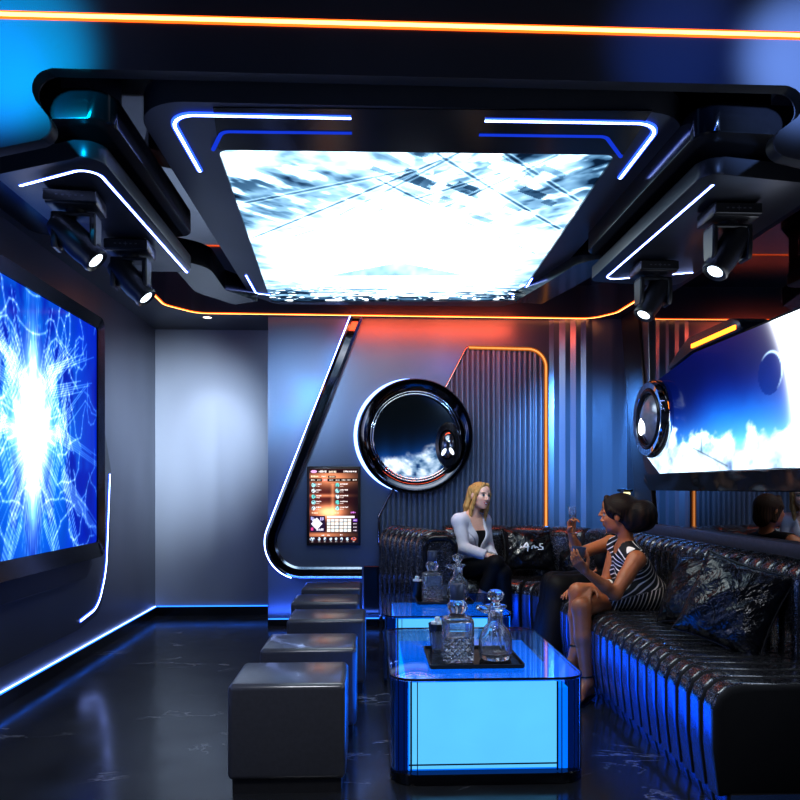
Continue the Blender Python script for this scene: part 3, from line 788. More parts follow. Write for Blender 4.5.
lk = [dk[1], dk[1]+Vector((-.16, 0)), Vector((yfar_+.042, .86)), dk[2]]
lk = [Vector((max(p.x, yfar_+.042), p.y)) for p in lk]
bm = BM(); extrude_poly(bm, lk, YZ, 2.19, XR-.002, .004, 1); obj('light_face', bm, plain('grey_satin_metal', (.34, .34, .36), .3, .8), t, ang=35)

# --- right screen
XQ = 1.98
zt_r, zb_r = at(692, 353.7, x=XQ).z, at(657, 473.7, x=XQ).z
yfar_r = at(645, 440, x=XQ).y; ych = at(694, 353, x=XQ).y; yn_r = -.4
def ztr(Y): return np.where(Y > ych, zt_r-(Y-ych)*(.12/(yfar_r-ych)), zt_r)
def zbr(Y): return np.where(Y > yfar_r-.26, zb_r+(Y-yfar_r+.26)*.55, zb_r)
t = thing('video_screen', 'wide right wall screen showing a blue planet and clouds above the mirror', 'screen', (XQ, 3.2, zb_r))
nu, nv = 480, 150
s_, t_ = np.meshgrid(np.linspace(0, 1, nu), np.linspace(0, 1, nv))
Y_ = yn_r+(yfar_r-yn_r)*s_; ZL = zbr(Y_); ZH = ztr(Y_); Z_ = ZL+(ZH-ZL)*t_
def space_picture(Y, Z):
    h = (Z-zb_r)/(zt_r-zb_r)
    n = vnoise(Y*3+2, Z*5, 61, 5); n2 = vnoise(Y*9, Z*12, 62, 5)
    b = np.clip(1-np.abs(h-.62)*1.1, 0, 1)
    dark = sstep(4.35, 4.95, Y)
    blue = (.10+.80*np.exp(-((h-.33)/.26)**2))*(.75+.5*n)*(1-.82*dark*sstep(.25, .5, h))
    blue = blue*(1-.55*np.exp(-(((Y-4.42)/.22)**2+((h-.62)/.28)**2)))
    c = np.stack([.001+.0*blue, .004+.15*blue**2, .03+.62*blue], -1)
    haze = np.exp(-np.maximum(h-.18, 0)/.10)*(.35+.65*sstep(5.1, 3.9, Y))
    c += np.stack([haze*.25, haze*.75, haze*.85], -1)
    # clouds along the foot
    hh = .16+.22*vnoise(Y*2.6+3, Z*0+1.5, 65, 3)+.30*np.exp(-((Y-4.78)/.16)**2)*.5
    m = sstep(-.03, .07, hh-h+(n2-.5)*.28); br = np.clip(.5+1.9*(n2-.28), .1, 2.2)
    cl = np.stack([br*.85, br*1.05+.06, br*1.1+.25], -1); m = m[..., None]
    c = c*(1-m)+cl*m
    # bright limb of the big planet, nearer the camera
    A3 = [at(u, v, x=XQ) for u, v in ((774, 322), (787, 365), (797, 440))]     # limb of the planet, through three points
    (ax_, ay_), (bx_, by_), (cx_, cy_) = [(p.y, p.z) for p in A3]
    D_ = 2*(ax_*(by_-cy_)+bx_*(cy_-ay_)+cx_*(ay_-by_))
    yc_ = ((ax_**2+ay_**2)*(by_-cy_)+(bx_**2+by_**2)*(cy_-ay_)+(cx_**2+cy_**2)*(ay_-by_))/D_
    zc_ = ((ax_**2+ay_**2)*(cx_-bx_)+(bx_**2+by_**2)*(ax_-cx_)+(cx_**2+cy_**2)*(bx_-ax_))/D_
    Rr = math.hypot(ax_-yc_, ay_-zc_); d = (np.hypot(Y-yc_, Z-zc_)-Rr)*(1 if yc_ > bx_ else -1)
    d = np.where(Y > 4.2, -9.0, d)
    limb = np.where(d > 0, np.exp(-np.maximum(d, 0)/1.6), np.exp(np.minimum(d, 0)/.022)+.06*np.exp(np.minimum(d, 0)/.12)); lm = np.clip(limb*2.0, 0, 2.6)
    c += np.stack([lm*.95, lm*1.0, lm*1.05], -1)
    # moon
    pm = at(770, 373, x=XQ); r = np.hypot(Y-pm.y, Z-pm.z)/.108; inm = r < 1
    md = np.stack([.003+0*r, .03+0*r, .22+.1*n], -1); c = np.where(inm[..., None], c*.35+md*.5, c)
    rim = np.exp(-((r-.97)/.05)**2)*np.clip(((pm.y-Y)*.75+(Z-pm.z)*.66)/.108+.15, 0, 1)
    c += np.stack([rim*.7, rim*1.0, rim*1.2], -1)
    # dark ridge line with a small spire low in the clouds
    yl = at(700, 455, x=XQ); d = seg_dist(Y, Z, at(693, 448, x=XQ).y, at(693, 448, x=XQ).z, at(727, 466, x=XQ).y, at(727, 466, x=XQ).z)
    c *= (1-.75*np.exp(-(d/.006)**2))[..., None]
    d = seg_dist(Y, Z, at(701, 437, x=XQ).y, at(701, 437, x=XQ).z, at(701.5, 450, x=XQ).y, at(701.5, 450, x=XQ).z); c *= (1-.7*np.exp(-(d/.012)**2))[..., None]
    return np.clip(c, 0, 4)
rgb = space_picture(Y_, Z_)
co = np.stack([np.full_like(Y_, XQ), Y_, Z_], -1).reshape(-1, 3); idx = np.arange(nu*nv).reshape(nv, nu)
q = np.stack([idx[:-1, 1:], idx[:-1, :-1], idx[1:, :-1], idx[1:, 1:]], -1).reshape(-1, 4)
me = np_mesh('display', co, q); ca = me.color_attributes.new('col', 'FLOAT_COLOR', 'POINT'); buf = np.ones((nu*nv, 4), np.float32); buf[:, :3] = rgb.reshape(-1, 3); ca.data.foreach_set('color', buf.ravel())
link('display', me, attr_emit('space_picture', 1.35), t)
zf = float(ztr(np.array(yfar_r))); zg = float(zbr(np.array(yfar_r)))
fp = [(yn_r-.1, zb_r-.115), (yfar_r-.24, zb_r-.115), (yfar_r+.05, zb_r+.06), (yfar_r+.05, zf-.05), (ych+.02, zt_r+.014), (yn_r-.1, zt_r+.014)]
bm = BM(); extrude_poly(bm, round_poly(fp, [0, .10, .12, .12, .03, 0], 8), YZ, XQ+.004, XM-.03, .012, 2); obj('body', bm, M_BLACK, t, ang=30)
lipp = [(yn_r-.1, zb_r-.115), (yfar_r-.24, zb_r-.115), (yfar_r-.12, zb_r-.045), (yfar_r-.12, zb_r-.006), (yn_r-.1, zb_r-.006)]
bm = BM(); extrude_poly(bm, round_poly(lipp, [0, .05, .05, .02, 0], 5), YZ, XQ-.06, XQ+.01, .02, 3)
lm_ = NT('marbled_gloss_black'); b_ = lm_.bsdf((.01, .01, .012), .12); nz_ = lm_.noise(lm_.coord((1, 1, 2)), 3.0, 1); lm_.bump(nz_, b_, .35, .08)
obj('lower_lip', bm, lm_.m, t, ang=35)
# slanted hood with the orange lamp on top
y1_, y0_ = at(657, 362, x=XQ-.01).y, at(741, 330, x=XQ-.01).y
hp = [(y0_, zt_r+.012), (y0_, zt_r+.06), (y0_+.10, zt_r+.10), (ych+.05, zt_r+.10), (y1_, zf+.03), (ych, zt_r+.012)]
bm = BM(); extrude_poly(bm, round_poly(hp, .02, 4), YZ, XQ-.015, XM-.04, .008, 2); hood = obj('hood', bm, plain('hood_metal', (.10, .11, .13), .25, .8), t, ang=30)
a = at(692.5, 353.5, x=XQ-.016); b = at(736, 336, x=XQ-.016)
a.z = b.z = zt_r+.038
bm = BM(); sweep(bm, [a, b], rect_sect(.024, 0, .010), (-1, 0, 0)); obj('orange_lamp', bm, emit('amber_bar', (1, .30, .03), 3.2), hood)
# porthole ring at the far end
pc = at(655, 419, x=XQ-.02); R2 = .262; ax = Vector((-1, 0, 0))
bm = BM(); lathe_axis(bm, pc, ax, [(R2-.05, -.10), (R2, -.09), (R2+.005, .03), (R2-.012, .06), (R2-.05, .055), (R2-.075, .02), (R2-.08, -.02)], 64, False, True, False); rg = obj('porthole_ring', bm, M_CHROME, t, ang=45)
bm = BM(); torus(bm, pc+ax*.045, ax, R2-.072, .018, 56, 8); torus(bm, pc+ax*.03, ax, R2-.012, .008, 56, 8); obj('porthole_seal', bm, M_BLACK, rg, True)
bm = BM(); q_ = ax.to_track_quat('Z', 'Y').to_matrix().to_4x4(); lathe(bm, [(R2-.082, .0), (R2-.10, .035), (R2-.16, .07), (R2-.22, .085), (.001, .09)], 48, Matrix.Translation(pc) @ q_, True, True)
obj('porthole_lens', bm, plain('lens_satin', (.42, .43, .48), .2, .4), rg, True)
hc = pc+ax*.10+Vector((0, .03, -.045)); bm = BM(); bmesh.ops.create_uvsphere(bm, u_segments=20, v_segments=10, radius=1.0, matrix=Matrix.Translation(hc-ax*.02) @ Matrix.Rotation(.6, 4, 'X') @ Matrix.Diagonal((.012, .055, .07, 1))); obj('porthole_highlight', bm, emit('porthole_highlight_white', (.9, .93, 1), 3.0), rg, True)  # white glow painted on the lens as its highlight

# ================================================================ sofa
def sofa_mat():
    t = NT('black_sequin_fabric'); b = t.bsdf((.02, .02, .022), .2, .6, Coat_Weight=.8, Coat_Roughness=.09)
    v = t.coord(); vo = t.n('TexVoronoi'); vo.inputs['Scale'].default_value = 190.0; t.l(v, vo.inputs['Vector'])
    sep = t.n('SeparateColor'); t.l(vo.outputs['Color'], sep.inputs[0])
    t.l(t.ramp(sep.outputs[0], [(0, (.010, .010, .012)), (.6, (.05, .05, .056)), (.85, (.10, .10, .11)), (1, (.26, .26, .28))]), b.inputs['Base Color'])
    t.l(t.ramp(sep.outputs[1], [(0, (.12,)*3), (1, (.38,)*3)]), b.inputs['Roughness'])
    ge = t.n('NewGeometry'); sub = t.n('VectorMath', operation='SUBTRACT'); t.l(vo.outputs['Color'], sub.inputs[0]); sub.inputs[1].default_value = (.5, .5, .5)
    sc = t.n('VectorMath', operation='SCALE'); t.l(sub.outputs[0], sc.inputs[0]); sc.inputs['Scale'].default_value = .11
    ad = t.n('VectorMath', operation='ADD'); t.l(ge.outputs['Normal'], ad.inputs[0]); t.l(sc.outputs[0], ad.inputs[1])
    no = t.n('VectorMath', operation='NORMALIZE'); t.l(ad.outputs[0], no.inputs[0]); t.l(no.outputs[0], b.inputs['Normal'])
    return t.m
M_SOFA = sofa_mat()
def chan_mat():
    t = NT('table_glow_channel_fabric'); b = t.bsdf((.16, .17, .19), .26, .65)
    v = t.coord(); nz = t.noise(v, 260, 2); t.l(t.ramp(nz, [(.35, (.05, .11, .26)), (.65, (.10, .22, .50))]), b.inputs['Base Color']); t.bump(nz, b, .12, .004); return t.m  # blue of the table glow put into the base colour
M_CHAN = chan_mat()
def groove_shade(o, m, per, idx, w):
    """black faces painted as shade in the grooves between the padded channels"""
    n = len(o.data.polygons)-2
    for i in range(n):
        f = ((i//m) % per+.5)/per
        if min(f, 1-f) < w: o.data.polygons[i].material_index = idx  # shade of the channel grooves painted black
def ribbed(bm, path, N, sect, wts, pitch, amp, power=3.0, per=8, s0=0.0):
    """sweep an (outward, z) section along a plan path with padded channels across it"""
    seg = [0.0]
    for a, b in zip(path, path[1:]): seg.append(seg[-1]+(b-a).length)
    L = seg[-1]; n = max(2, int(L/pitch))*per; rings = []
    m = len(sect); nrm = []
    for i in range(m):
        a, b = Vector(sect[i-1]), Vector(sect[(i+1) % m]); d = (b-a).normalized(); nrm.append(Vector((-d.y, d.x)))
    for k in range(n+1):
        s = L*k/n; j = 0
        while j < len(seg)-2 and seg[j+1] < s: j += 1
        f = (s-seg[j])/(seg[j+1]-seg[j]); p = path[j].lerp(path[j+1], f); nn = N[j].lerp(N[j+1], f).normalized()
        fr_ = (k % per)/per; bump = amp*(1-abs(2*fr_-1)**power)
        if k == 0 or k == n: bump = 0
        rings.append([Vector((p.x+nn.x*(d+nv_.x*bump*w), p.y+nn.y*(d+nv_.x*bump*w), z+nv_.y*bump*w)) for (d, z), nv_, w in zip(sect, nrm, wts)])
    loft(bm, rings)
XF, YS0, YSB, XA = 1.27, 2.55, 5.46, .62
rc = .28
path = []; Nn = []
for k in range(20): path.append(Vector((XF, YS0+(YSB-rc-YS0)*k/19))); Nn.append(Vector((1, 0)))
for k in range(1, 13):
    a = PI/2*k/12; path.append(Vector((XF-rc+rc*math.cos(a), YSB-rc+rc*math.sin(a)))); Nn.append(Vector((math.cos(a), math.sin(a))))
path.append(Vector((XA, YSB))); Nn.append(Vector((0, 1)))
t = thing('corner_sofa', 'long black channel-tufted corner sofa with a glittering surface', 'sofa', (1.7, 4.2, 0))
ZSEAT = .46
seat = [(.0, .10), (.0, .25), (.0, .39), (.012, .425), (.04, .448), (.09, .457), (.25, .46), (.45, .46), (.60, .46), (.60, .10)]
bm = BM(); ribbed(bm, path, Nn, seat, [.9, 1, 1, 1, 1, 1, .8, .7, 0, 0], .105, .030, 7, 16); so = obj('seat', bm, [M_SOFA, M_CHAN, plain('black_velvet_groove_shade', (.006, .006, .007), .6)], t, ang=60)
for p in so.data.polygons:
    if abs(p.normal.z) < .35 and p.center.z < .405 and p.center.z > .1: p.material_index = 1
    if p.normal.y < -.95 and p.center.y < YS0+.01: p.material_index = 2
groove_shade(so, 10, 16, 2, .10)
backs = [(.545, .30), (.55, .46), (.56, .78), (.572, .825), (.60, .85), (.64, .858), (.69, .855), (.73, .84), (.755, .80), (.755, .12), (.60, .12)]
bm = BM(); ribbed(bm, path, Nn, backs, [.2, .8, 1, 1, 1, 1, .9, .6, 0, 0, 0], .105, .022, 5, 16); bk_ = obj('backrest', bm, [M_SOFA, MATS['black_velvet_groove_shade']], t, ang=60); groove_shade(bk_, 11, 16, 1, .07)
base = [(.035, .0), (.03, .045), (.035, .085), (.75, .085), (.75, 0)]
bm = BM(); ribbed(bm, path, Nn, base, [1, 1, 1, 0, 0], .105, .014, 6, 16); bo_ = obj('base', bm, [M_CHAN, MATS['black_velvet_groove_shade']], t, ang=60); groove_shade(bo_, 5, 16, 1, .10)
# left arm with ribbed outer side and a piped front panel
a0, a1 = Vector((.085, 6.05)), Vector((.385, 5.28))
arm_p = [a0.lerp(a1, k/12) for k in range(13)]; dn = (a1-a0).normalized(); nin = Vector((-dn.y, dn.x))
if nin.x < 0: nin = -nin
arms = [(.0, .02), (.0, .40), (.0, .76), (.012, .80), (.04, .835), (.09, .855), (.18, .86), (.235, .855), (.235, .02)]
bm = BM(); ribbed(bm, arm_p, [nin]*13, arms, [1, 1, 1, 1, 1, 1, .8, 0, 0], .092, .024, 4)
extrude_poly(bm, [(.385, 5.28), (.635, 5.28), (.635, 6.07), (.30, 6.07)], XY, .02, .845, .02, 3)
ar = obj('armrest', bm, M_SOFA, t, ang=60)
ip = round_path([Vector((.405, 5.272, .06)), Vector((.405, 5.272, .825)), Vector((.625, 5.272, .825)), Vector((.625, 5.272, .06))], .07, 8)
bm = BM(); tube(bm, ip, .022, 10); obj('piping', bm, plain('black_vinyl_piping', (.012, .012, .015), .16), ar, True)
bm = BM(); box(bm, .42, .61, 5.262, 5.28, .07, .80, .006, 1); obj('front_panel', bm, M_SOFA, ar, ang=40)


# ---------------------------------------------------------------- cushions
def cush_mat():
    t = NT('black_vinyl_cushion'); b = t.bsdf((.008, .008, .010), .10, .0, Specular_IOR_Level=.55)
    v = t.coord(); w = t.n('TexNoise'); w.inputs['Scale'].default_value = 7.5; w.inputs['Detail'].default_value = 4; w.inputs['Distortion'].default_value = 1.8; t.l(v, w.inputs['Vector'])
    t.bump(w.outputs[0], b, .45, .05); t.l(t.ramp(t.noise(v, 12, 3), [(.3, (.08,)*3), (.7, (.2,)*3)]), b.inputs['Roughness']); return t.m
M_CUSH = cush_mat()
def pillow_pt(a, b, w, h, th, seed, side):
    pin = 1-.10*(1-b*b) ; pin2 = 1-.10*(1-a*a)
    x = a*w/2*pin; y = b*h/2*pin2
    e = max(0.0, (1-a**2)*(1-b**2))
    wr = 1+.10*math.sin(a*5+seed)*math.cos(b*4-seed)+.06*math.sin((a-b)*9+seed*2)
    return Vector((x, y, side*(th*(e**.42)*wr+.004)))
def pillow(M, w, h, th, seed, label, printed=False):
    t = thing('cushion', label, 'cushion', tuple(M.translation)); n = 26
    bm = BM()
    for side in (1, -1):
        g = [[bm.verts.new(M @ pillow_pt(-1+2*i/n, -1+2*j/n, w, h, th, seed, side)) for j in range(n+1)] for i in range(n+1)]
        for i in range(n):
            for j in range(n): bm.faces.new((g[i][j], g[i+1][j], g[i+1][j+1], g[i][j+1]))
    bmesh.ops.remove_doubles(bm, verts=bm.verts[:], dist=.0085)
    o = obj('cover', bm, M_CUSH, t, True)
    bm = BM(); pp = []
    for k in range(80):
        f = k/80*4; s_ = int(f); u_ = -1+2*(f-s_)
        a, b = [(u_, -1), (1, u_), (-u_, 1), (-1, -u_)][s_]; p = pillow_pt(a, b, w, h, th, seed, 1); p.z = 0; pp.append(M @ p)
    tube(bm, pp, .005, 6, True); obj('piping', bm, plain('cushion_piping', (.03, .03, .035), .2), t, True)
    if printed:
        strokes = [[(-.62, -.10), (-.54, .10)], [(-.48, -.06), (-.36, .16), (-.24, .40)], [(-.24, .40), (-.20, .05), (-.22, -.36)], [(-.42, -.02), (-.26, -.04), (-.12, .04)],
                   [(.02, -.16), (.06, .10)], [(.06, .04), (.16, .12), (.20, -.10)], [(.20, -.10), (.30, .04), (.40, -.06)], [(.70, .34), (.52, .30), (.50, .12), (.66, .02), (.66, -.16), (.46, -.20)], [(.46, -.20), (.38, -.16)]]
        bm = BM()
        for st in strokes:
            pts = []
            for (x0, y0), (x1, y1) in zip(st, st[1:]):
                for k in range(6): pts.append((x0+(x1-x0)*k/6, y0+(y1-y0)*k/6))
            pts.append(st[-1]); L_ = len(pts); pv = []
            for i, (a, b) in enumerate(pts):
                a2, b2 = pts[min(i+1, L_-1)]; a1_, b1_ = pts[max(i-1, 0)]; dx, dy = a2-a1_, b2-b1_; l_ = math.hypot(dx, dy)+1e-9; wd = .055*(.55+.45*math.sin(PI*(i+.6)/(L_+.2)))
                ring_ = []
                for sgn in (-1, 1):
                    q = pillow_pt((a-dy/l_*wd*sgn)*.72, (b+dx/l_*wd*sgn)*.62, w, h, th, seed, 1); q.z += .005; ring_.append(bm.verts.new(M @ q))
                pv.append(ring_)
            for r0, r1 in zip(pv, pv[1:]): bm.faces.new((r0[0], r0[1], r1[1], r1[0]))
        obj('white_lettering', bm, plain('white_print', (.75, .82, .85), .4, Emission_Color=(.6, .7, .75), Emission_Strength=.12), t)
    return t
def frame_mat(pos, normal, up=(0, 0, 1), roll=0.0):
    z = Vector(normal).normalized(); x = Vector(up).cross(z).normalized(); y = z.cross(x)
    M = Matrix((x, y, z)).transposed().to_4x4(); M.translation = Vector(pos); return M @ Matrix.Rotation(roll, 4, 'Z')
pillow(frame_mat(at(529, 550, y=5.86), (0, -1, .38), roll=-.03), .44, .36, .085, 1.3, 'black glossy cushion with white brush lettering on the back bench beside the blonde woman', True)
pillow(frame_mat(at(582, 556, y=5.72)+Vector((0, 0, .0)), (-.62, -.75, .35), roll=.14), .42, .40, .085, 2.1, 'black glossy cushion in the sofa corner half hidden behind the raised arm')
pillow(frame_mat(Vector((1.70, 3.66, .665)), (-.80, -.28, .52), roll=.10), .42, .40, .085, 3.4, 'left one of the two glossy black cushions leaning on the right sofa back')
pillow(frame_mat(Vector((1.64, 3.20, .668)), (-.74, -.52, .40), roll=-.22), .44, .42, .095, 4.2, 'right one of the two glossy black cushions, overlapping its neighbour on the right sofa')

# small lantern on the sofa back in the corner
lp = at(625, 500, y=6.02); t = thing('lantern', 'small lantern with a warm lamp on the corner of the sofa back', 'lantern', (lp.x, lp.y, .86))
zt2 = at(625, 489, y=6.02).z
bm = BM(); lathe(bm, [(.045, .86), (.05, .865), (.05, .885), (.03, .89)], 20, Matrix.Translation((lp.x, lp.y, 0))); obj('foot', bm, M_BLACK, t, ang=35)
bm = BM(); lathe(bm, [(.038, .89), (.042, 1.0), (.042, zt2-.025)], 20, Matrix.Translation((lp.x, lp.y, 0))); obj('glass_body', bm, plain('lantern_glass', (.35, .37, .40), .08, .6), t, ang=35)
bm = BM(); box(bm, lp.x-.03, lp.x+.03, lp.y-.046, lp.y-.040, zt2-.075, zt2-.028, .004, 1); obj('lamp', bm, emit('lantern_warm', (1.0, .9, .45), 1.6), t)
bm = BM(); lathe(bm, [(.055, zt2-.025), (.066, zt2-.018), (.066, zt2-.004), (.03, zt2+.006)], 20, Matrix.Translation((lp.x, lp.y, 0))); obj('cap', bm, M_DKCHROME, t, ang=35)

# ================================================================ stools
M_STOOL = plain('charcoal_leatherette', (.060, .061, .070), .30, .0, .1, 60, .06, Coat_Weight=.6, Coat_Roughness=.16)
SD = [(-.325, 2.82, 'nearest dark grey cube stool, closest to the camera'), (-.295, 3.44, 'second dark grey cube stool from the camera'), (-.255, 4.20, 'middle dark grey cube stool of the row of five'),
      (-.30, 4.84, 'fourth dark grey cube stool from the camera'), (-.295, 5.52, 'farthest dark grey cube stool, closest to the back wall')]
x, y, lab = SD[0]
t0 = thing('cube_stool', lab, 'stool', (x, y+.19, 0), 0, 'cube stools in a row beside the glowing tables')
bm = BM(); box(bm, x-.23, x+.23, y, y+.38, .055, .43, .024, 5); obj('seat', bm, M_STOOL, t0, ang=40)
bm = BM(); box(bm, x-.212, x+.212, y+.018, y+.362, 0, .055); obj('plinth', bm, plain('stool_plinth', (.02, .02, .023), .45), t0)
for x, y, lab in SD[1:]:
    c = copy_tree(t0); c.location = (x, y+.19, 0); c['label'] = lab

# ================================================================ glowing glass tables
def glass_mat(name, tint, gloss_ior, extra=0.0, grough=.02):
    t = NT(name); tr = t.n('BsdfTransparent'); tr.inputs[0].default_value = (*tint, 1); gl = t.n('BsdfGlossy'); gl.inputs['Roughness'].default_value = grough; gl.inputs['Color'].default_value = (.9, .93, 1, 1)
    ge = t.n('NewGeometry'); dt = t.n('VectorMath', operation='DOT_PRODUCT'); t.l(ge.outputs['Normal'], dt.inputs[0]); t.l(ge.outputs['Incoming'], dt.inputs[1])
    k = t.math('POWER', t.math('SUBTRACT', 1.0, t.math('ABSOLUTE', dt.outputs['Value'])), gloss_ior); nz = t.noise(t.coord(), 8.0, 2)
    f = t.math('MINIMUM', t.math('ADD', t.math('ADD', k, extra), t.math('MULTIPLY', nz, .02)), 1.0)
    mx = t.n('MixShader'); t.l(f, mx.inputs[0]); t.l(tr.outputs[0], mx.inputs[1]); t.l(gl.outputs[0], mx.inputs[2]); t.l(mx.outputs[0], t.out.inputs[0]); return t.m
M_TGLASS = glass_mat('table_side_glass', (.72, .84, 1.0), 5.0, .03)
M_TTOP = glass_mat('table_top_glass', (.78, .88, 1.0), 4.6, .03)
E_CYAN = emit('table_cyan_glow', (.20, .70, 1.0), .95)
E_TBLUE = emit('table_blue_glow', (.0, .22, .95), 1.15)
E_TSIDE = emit('table_side_glow', (.0, .19, 1.0), 5.0)
E_TTOP = emit('table_top_glow', (.0, .25, 1.0), 1.3)
E_TNAVY = emit('table_navy_glow', (.0, .02, .16), .6)
def table(x0, x1, y0, y1, label):
    t = thing('glow_table', label, 'table', ((x0+x1)/2, (y0+y1)/2, 0), 0, 'glowing glass lounge tables'); H = .43
    rp = lambda d, r: round_poly([(x0+d, y0+d), (x1-d, y0+d), (x1-d, y1-d), (x0+d, y1-d)], r, 8)
    bm = BM(); extrude_poly(bm, rp(0, .10), XY, 0, .045, .004, 1); obj('base', bm, M_BLACK, t, ang=35)
    bm = BM(); a = ring(bm, [Vector((p.x, p.y, .045)) for p in rp(.004, .098)]); b = ring(bm, [Vector((p.x, p.y, H-.012)) for p in rp(.004, .098)]); bridge(bm, a, b); obj('glass_side', bm, M_TGLASS, t, ang=35)
    bm = BM(); extrude_poly(bm, rp(0, .10), XY, H-.012, H); obj('glass_top', bm, M_TTOP, t, ang=35)
    cx0, cx1, cy0, cy1 = x0+.07, x1-.07, y0+.035, y1-.10
    bm = BM(); box(bm, cx0, cx1, cy0, cy1, .05, H-.05)
    for f in bm.faces:
        n_ = f.normal
        bm.normal_update()
    core = obj('light_core', bm, [E_TBLUE, E_TTOP, E_TSIDE], t)
    for p in core.data.polygons:
        if p.normal.z > .9: p.material_index = 1
        elif abs(p.normal.x) > .9: p.material_index = 2
    bm = BM(); box(bm, x0+.075, x1-.115, cy0-.012, cy0-.004, .060, H-.022); obj('front_light', bm, E_CYAN, t)
    # thin dark vertical lines of the bent glass corners
    bm = BM()
    for sx, xx in ((1, x0), (-1, x1)):
        for k, d in enumerate((.012, .030, .052, .078, .105)):
            yy = y0+.10-math.sqrt(max(0, .1**2-(.1-min(d, .1))**2))
            box(bm, xx+sx*d-.0016, xx+sx*d+.0016, yy-.001, yy+.003, .045, H-.012)
    box(bm, x0+.07, x1-.12, cy0-.016, cy0-.013, .075, .080)
    box(bm, x0+.08, x0+.084, cy0-.018, cy0-.013, .05, H-.012); box(bm, x1-.121, x1-.115, cy0-.018, cy0-.013, .05, H-.02)
    obj('edge_lines', bm, plain('navy_line', (.003, .006, .03), .3), t)
    for xa_ in (x0+.02, x1-.07):
        bm = BM(); box(bm, xa_, xa_+.05, y0+.05, y0+.09, .045, H-.02); obj('corner_post', bm, E_TNAVY, t)
    bm = BM(); pp = round_poly([(x0, y0), (x1, y0), (x1, y1), (x0, y1)], .10, 8)
    sweep(bm, [Vector((p.x, p.y, H-.004)) for p in pp], rect_sect(.006, -.004, .0045), (0, 0, 1), True); obj('top_rim', bm, plain('rim_dark_blue', (.01, .02, .06), .1, .5), t, ang=40)
    return t
table(.085, .880, 2.88, 3.93, 'nearer glowing cyan glass table with rounded corners')
table(.085, .862, 4.28, 5.20, 'farther glowing glass table near the sofa arm')

# ---------------------------------------------------------------- table ware
def real_glass(name, tint=(1, 1, 1), rough=.0, pattern=False):
    t = NT(name); b = t.bsdf(tint, rough, 0, Transmission_Weight=.945, IOR=1.40)
    if pattern:
        tc = t.n('TexCoord'); sp = t.n('SeparateXYZ'); t.l(tc.outputs['Object'], sp.inputs[0])
        k = 110.0
        xy = t.math('ADD', sp.outputs[0], sp.outputs[1])
        a = t.math('SINE', t.math('MULTIPLY', t.math('ADD', xy, sp.outputs[2]), k)); c_ = t.math('SINE', t.math('MULTIPLY', t.math('SUBTRACT', xy, sp.outputs[2]), k))
        hgt = t.math('MAXIMUM', t.math('ABSOLUTE', a), t.math('ABSOLUTE', c_)); t.bump(hgt, b, 1.0, .02)
    else:
        nz = t.noise(t.coord(), 14.0, 2); t.bump(nz, b, .05, .01)
    return t.m
M_GLASS = real_glass('clear_glass', (.93, .97, 1.0)); M_CUT = real_glass('cut_glass', (.95, .98, 1.0), pattern=True); M_BGLASS = real_glass('blue_glass', (.80, .90, 1.0))
def sq_ring(cx, cy, w, z, r, n=5): return [Vector((cx+p.x, cy+p.y, z)) for p in round_poly([(-w/2, -w/2), (w/2, -w/2), (w/2, w/2), (-w/2, w/2)], min(r, w*.49), n)]
def tray(x0, x1, y0, y1, z, label):
    t = thing('serving_tray', label, 'tray', ((x0+x1)/2, (y0+y1)/2, z), 0, 'black serving trays')
    rp = round_poly([(x0, y0), (x1, y0), (x1, y1), (x0, y1)], .012, 4)
    bm = BM(); extrude_poly(bm, rp, XY, z, z+.008); obj('plate', bm, M_BLACK, t)
    bm = BM(); sweep(bm, [Vector((p.x, p.y, z+.005)) for p in rp], rect_sect(.006, 0, .012), (0, 0, 1), True); obj('rim', bm, M_BLACKM, t)
def hollow(bm, inner):
    """inner cavity with its normals turned into the hollow"""
    bmesh.ops.recalc_face_normals(bm, faces=bm.faces[:]); old = set(bm.faces)
    inner(); new = [f for f in bm.faces if f not in old]
    bmesh.ops.recalc_face_normals(bm, faces=new); bmesh.ops.reverse_faces(bm, faces=new)
def scale_thing(t, x, y, z, k):
    for o in t.children: o.data.transform(Matrix.Translation((x, y, z)) @ Matrix.Scale(k, 4) @ Matrix.Translation((-x, -y, -z)))
def square_decanter(x, y, z, label, ry=.0):
    t = thing('square_decanter', label, 'decanter', (x, y, z), 0, 'square cut glass decanters')
    W = .122
    bm = BM(); loft(bm, [sq_ring(x, y, W*.92, z, .02), sq_ring(x, y, W, z+.008, .018), sq_ring(x, y, W, z+.095, .018), sq_ring(x, y, W*.985, z+.098, .018)]); hollow(bm, lambda: loft(bm, [sq_ring(x, y, W*.80, z+.022, .018), sq_ring(x, y, W*.84, z+.03, .018), sq_ring(x, y, W*.84, z+.096, .018)])); obj('cut_base', bm, M_CUT, t, ang=40, rec=False)
    bm = BM(); loft(bm, [sq_ring(x, y, W*.985, z+.0985, .018), sq_ring(x, y, W, z+.102, .018), sq_ring(x, y, W, z+.158, .018), sq_ring(x, y, W*.94, z+.168, .02), sq_ring(x, y, W*.62, z+.176, .03), sq_ring(x, y, .062, z+.182, .03)]); hollow(bm, lambda: loft(bm, [sq_ring(x, y, W*.84, z+.101, .018), sq_ring(x, y, W*.86, z+.155, .018), sq_ring(x, y, W*.5, z+.171, .03)])); obj('upper_body', bm, M_GLASS, t, ang=40, rec=False)
    Mt = Matrix.Translation((x, y, z))
    bm = BM(); lathe(bm, [(.030, .182), (.030, .19), (.040, .205), (.042, .22), (.030, .236), (.026, .240)], 24, Mt); obj('neck', bm, M_GLASS, t, ang=40)
    bm = BM(); lathe(bm, [(.028, .241), (.0285, .245), (.0285, .300), (.026, .303)], 24, Mt); obj('stopper', bm, plain('smoked_stopper', (.07, .09, .14), .3, .3), t, ang=40); scale_thing(t, x, y, z, 1.10)
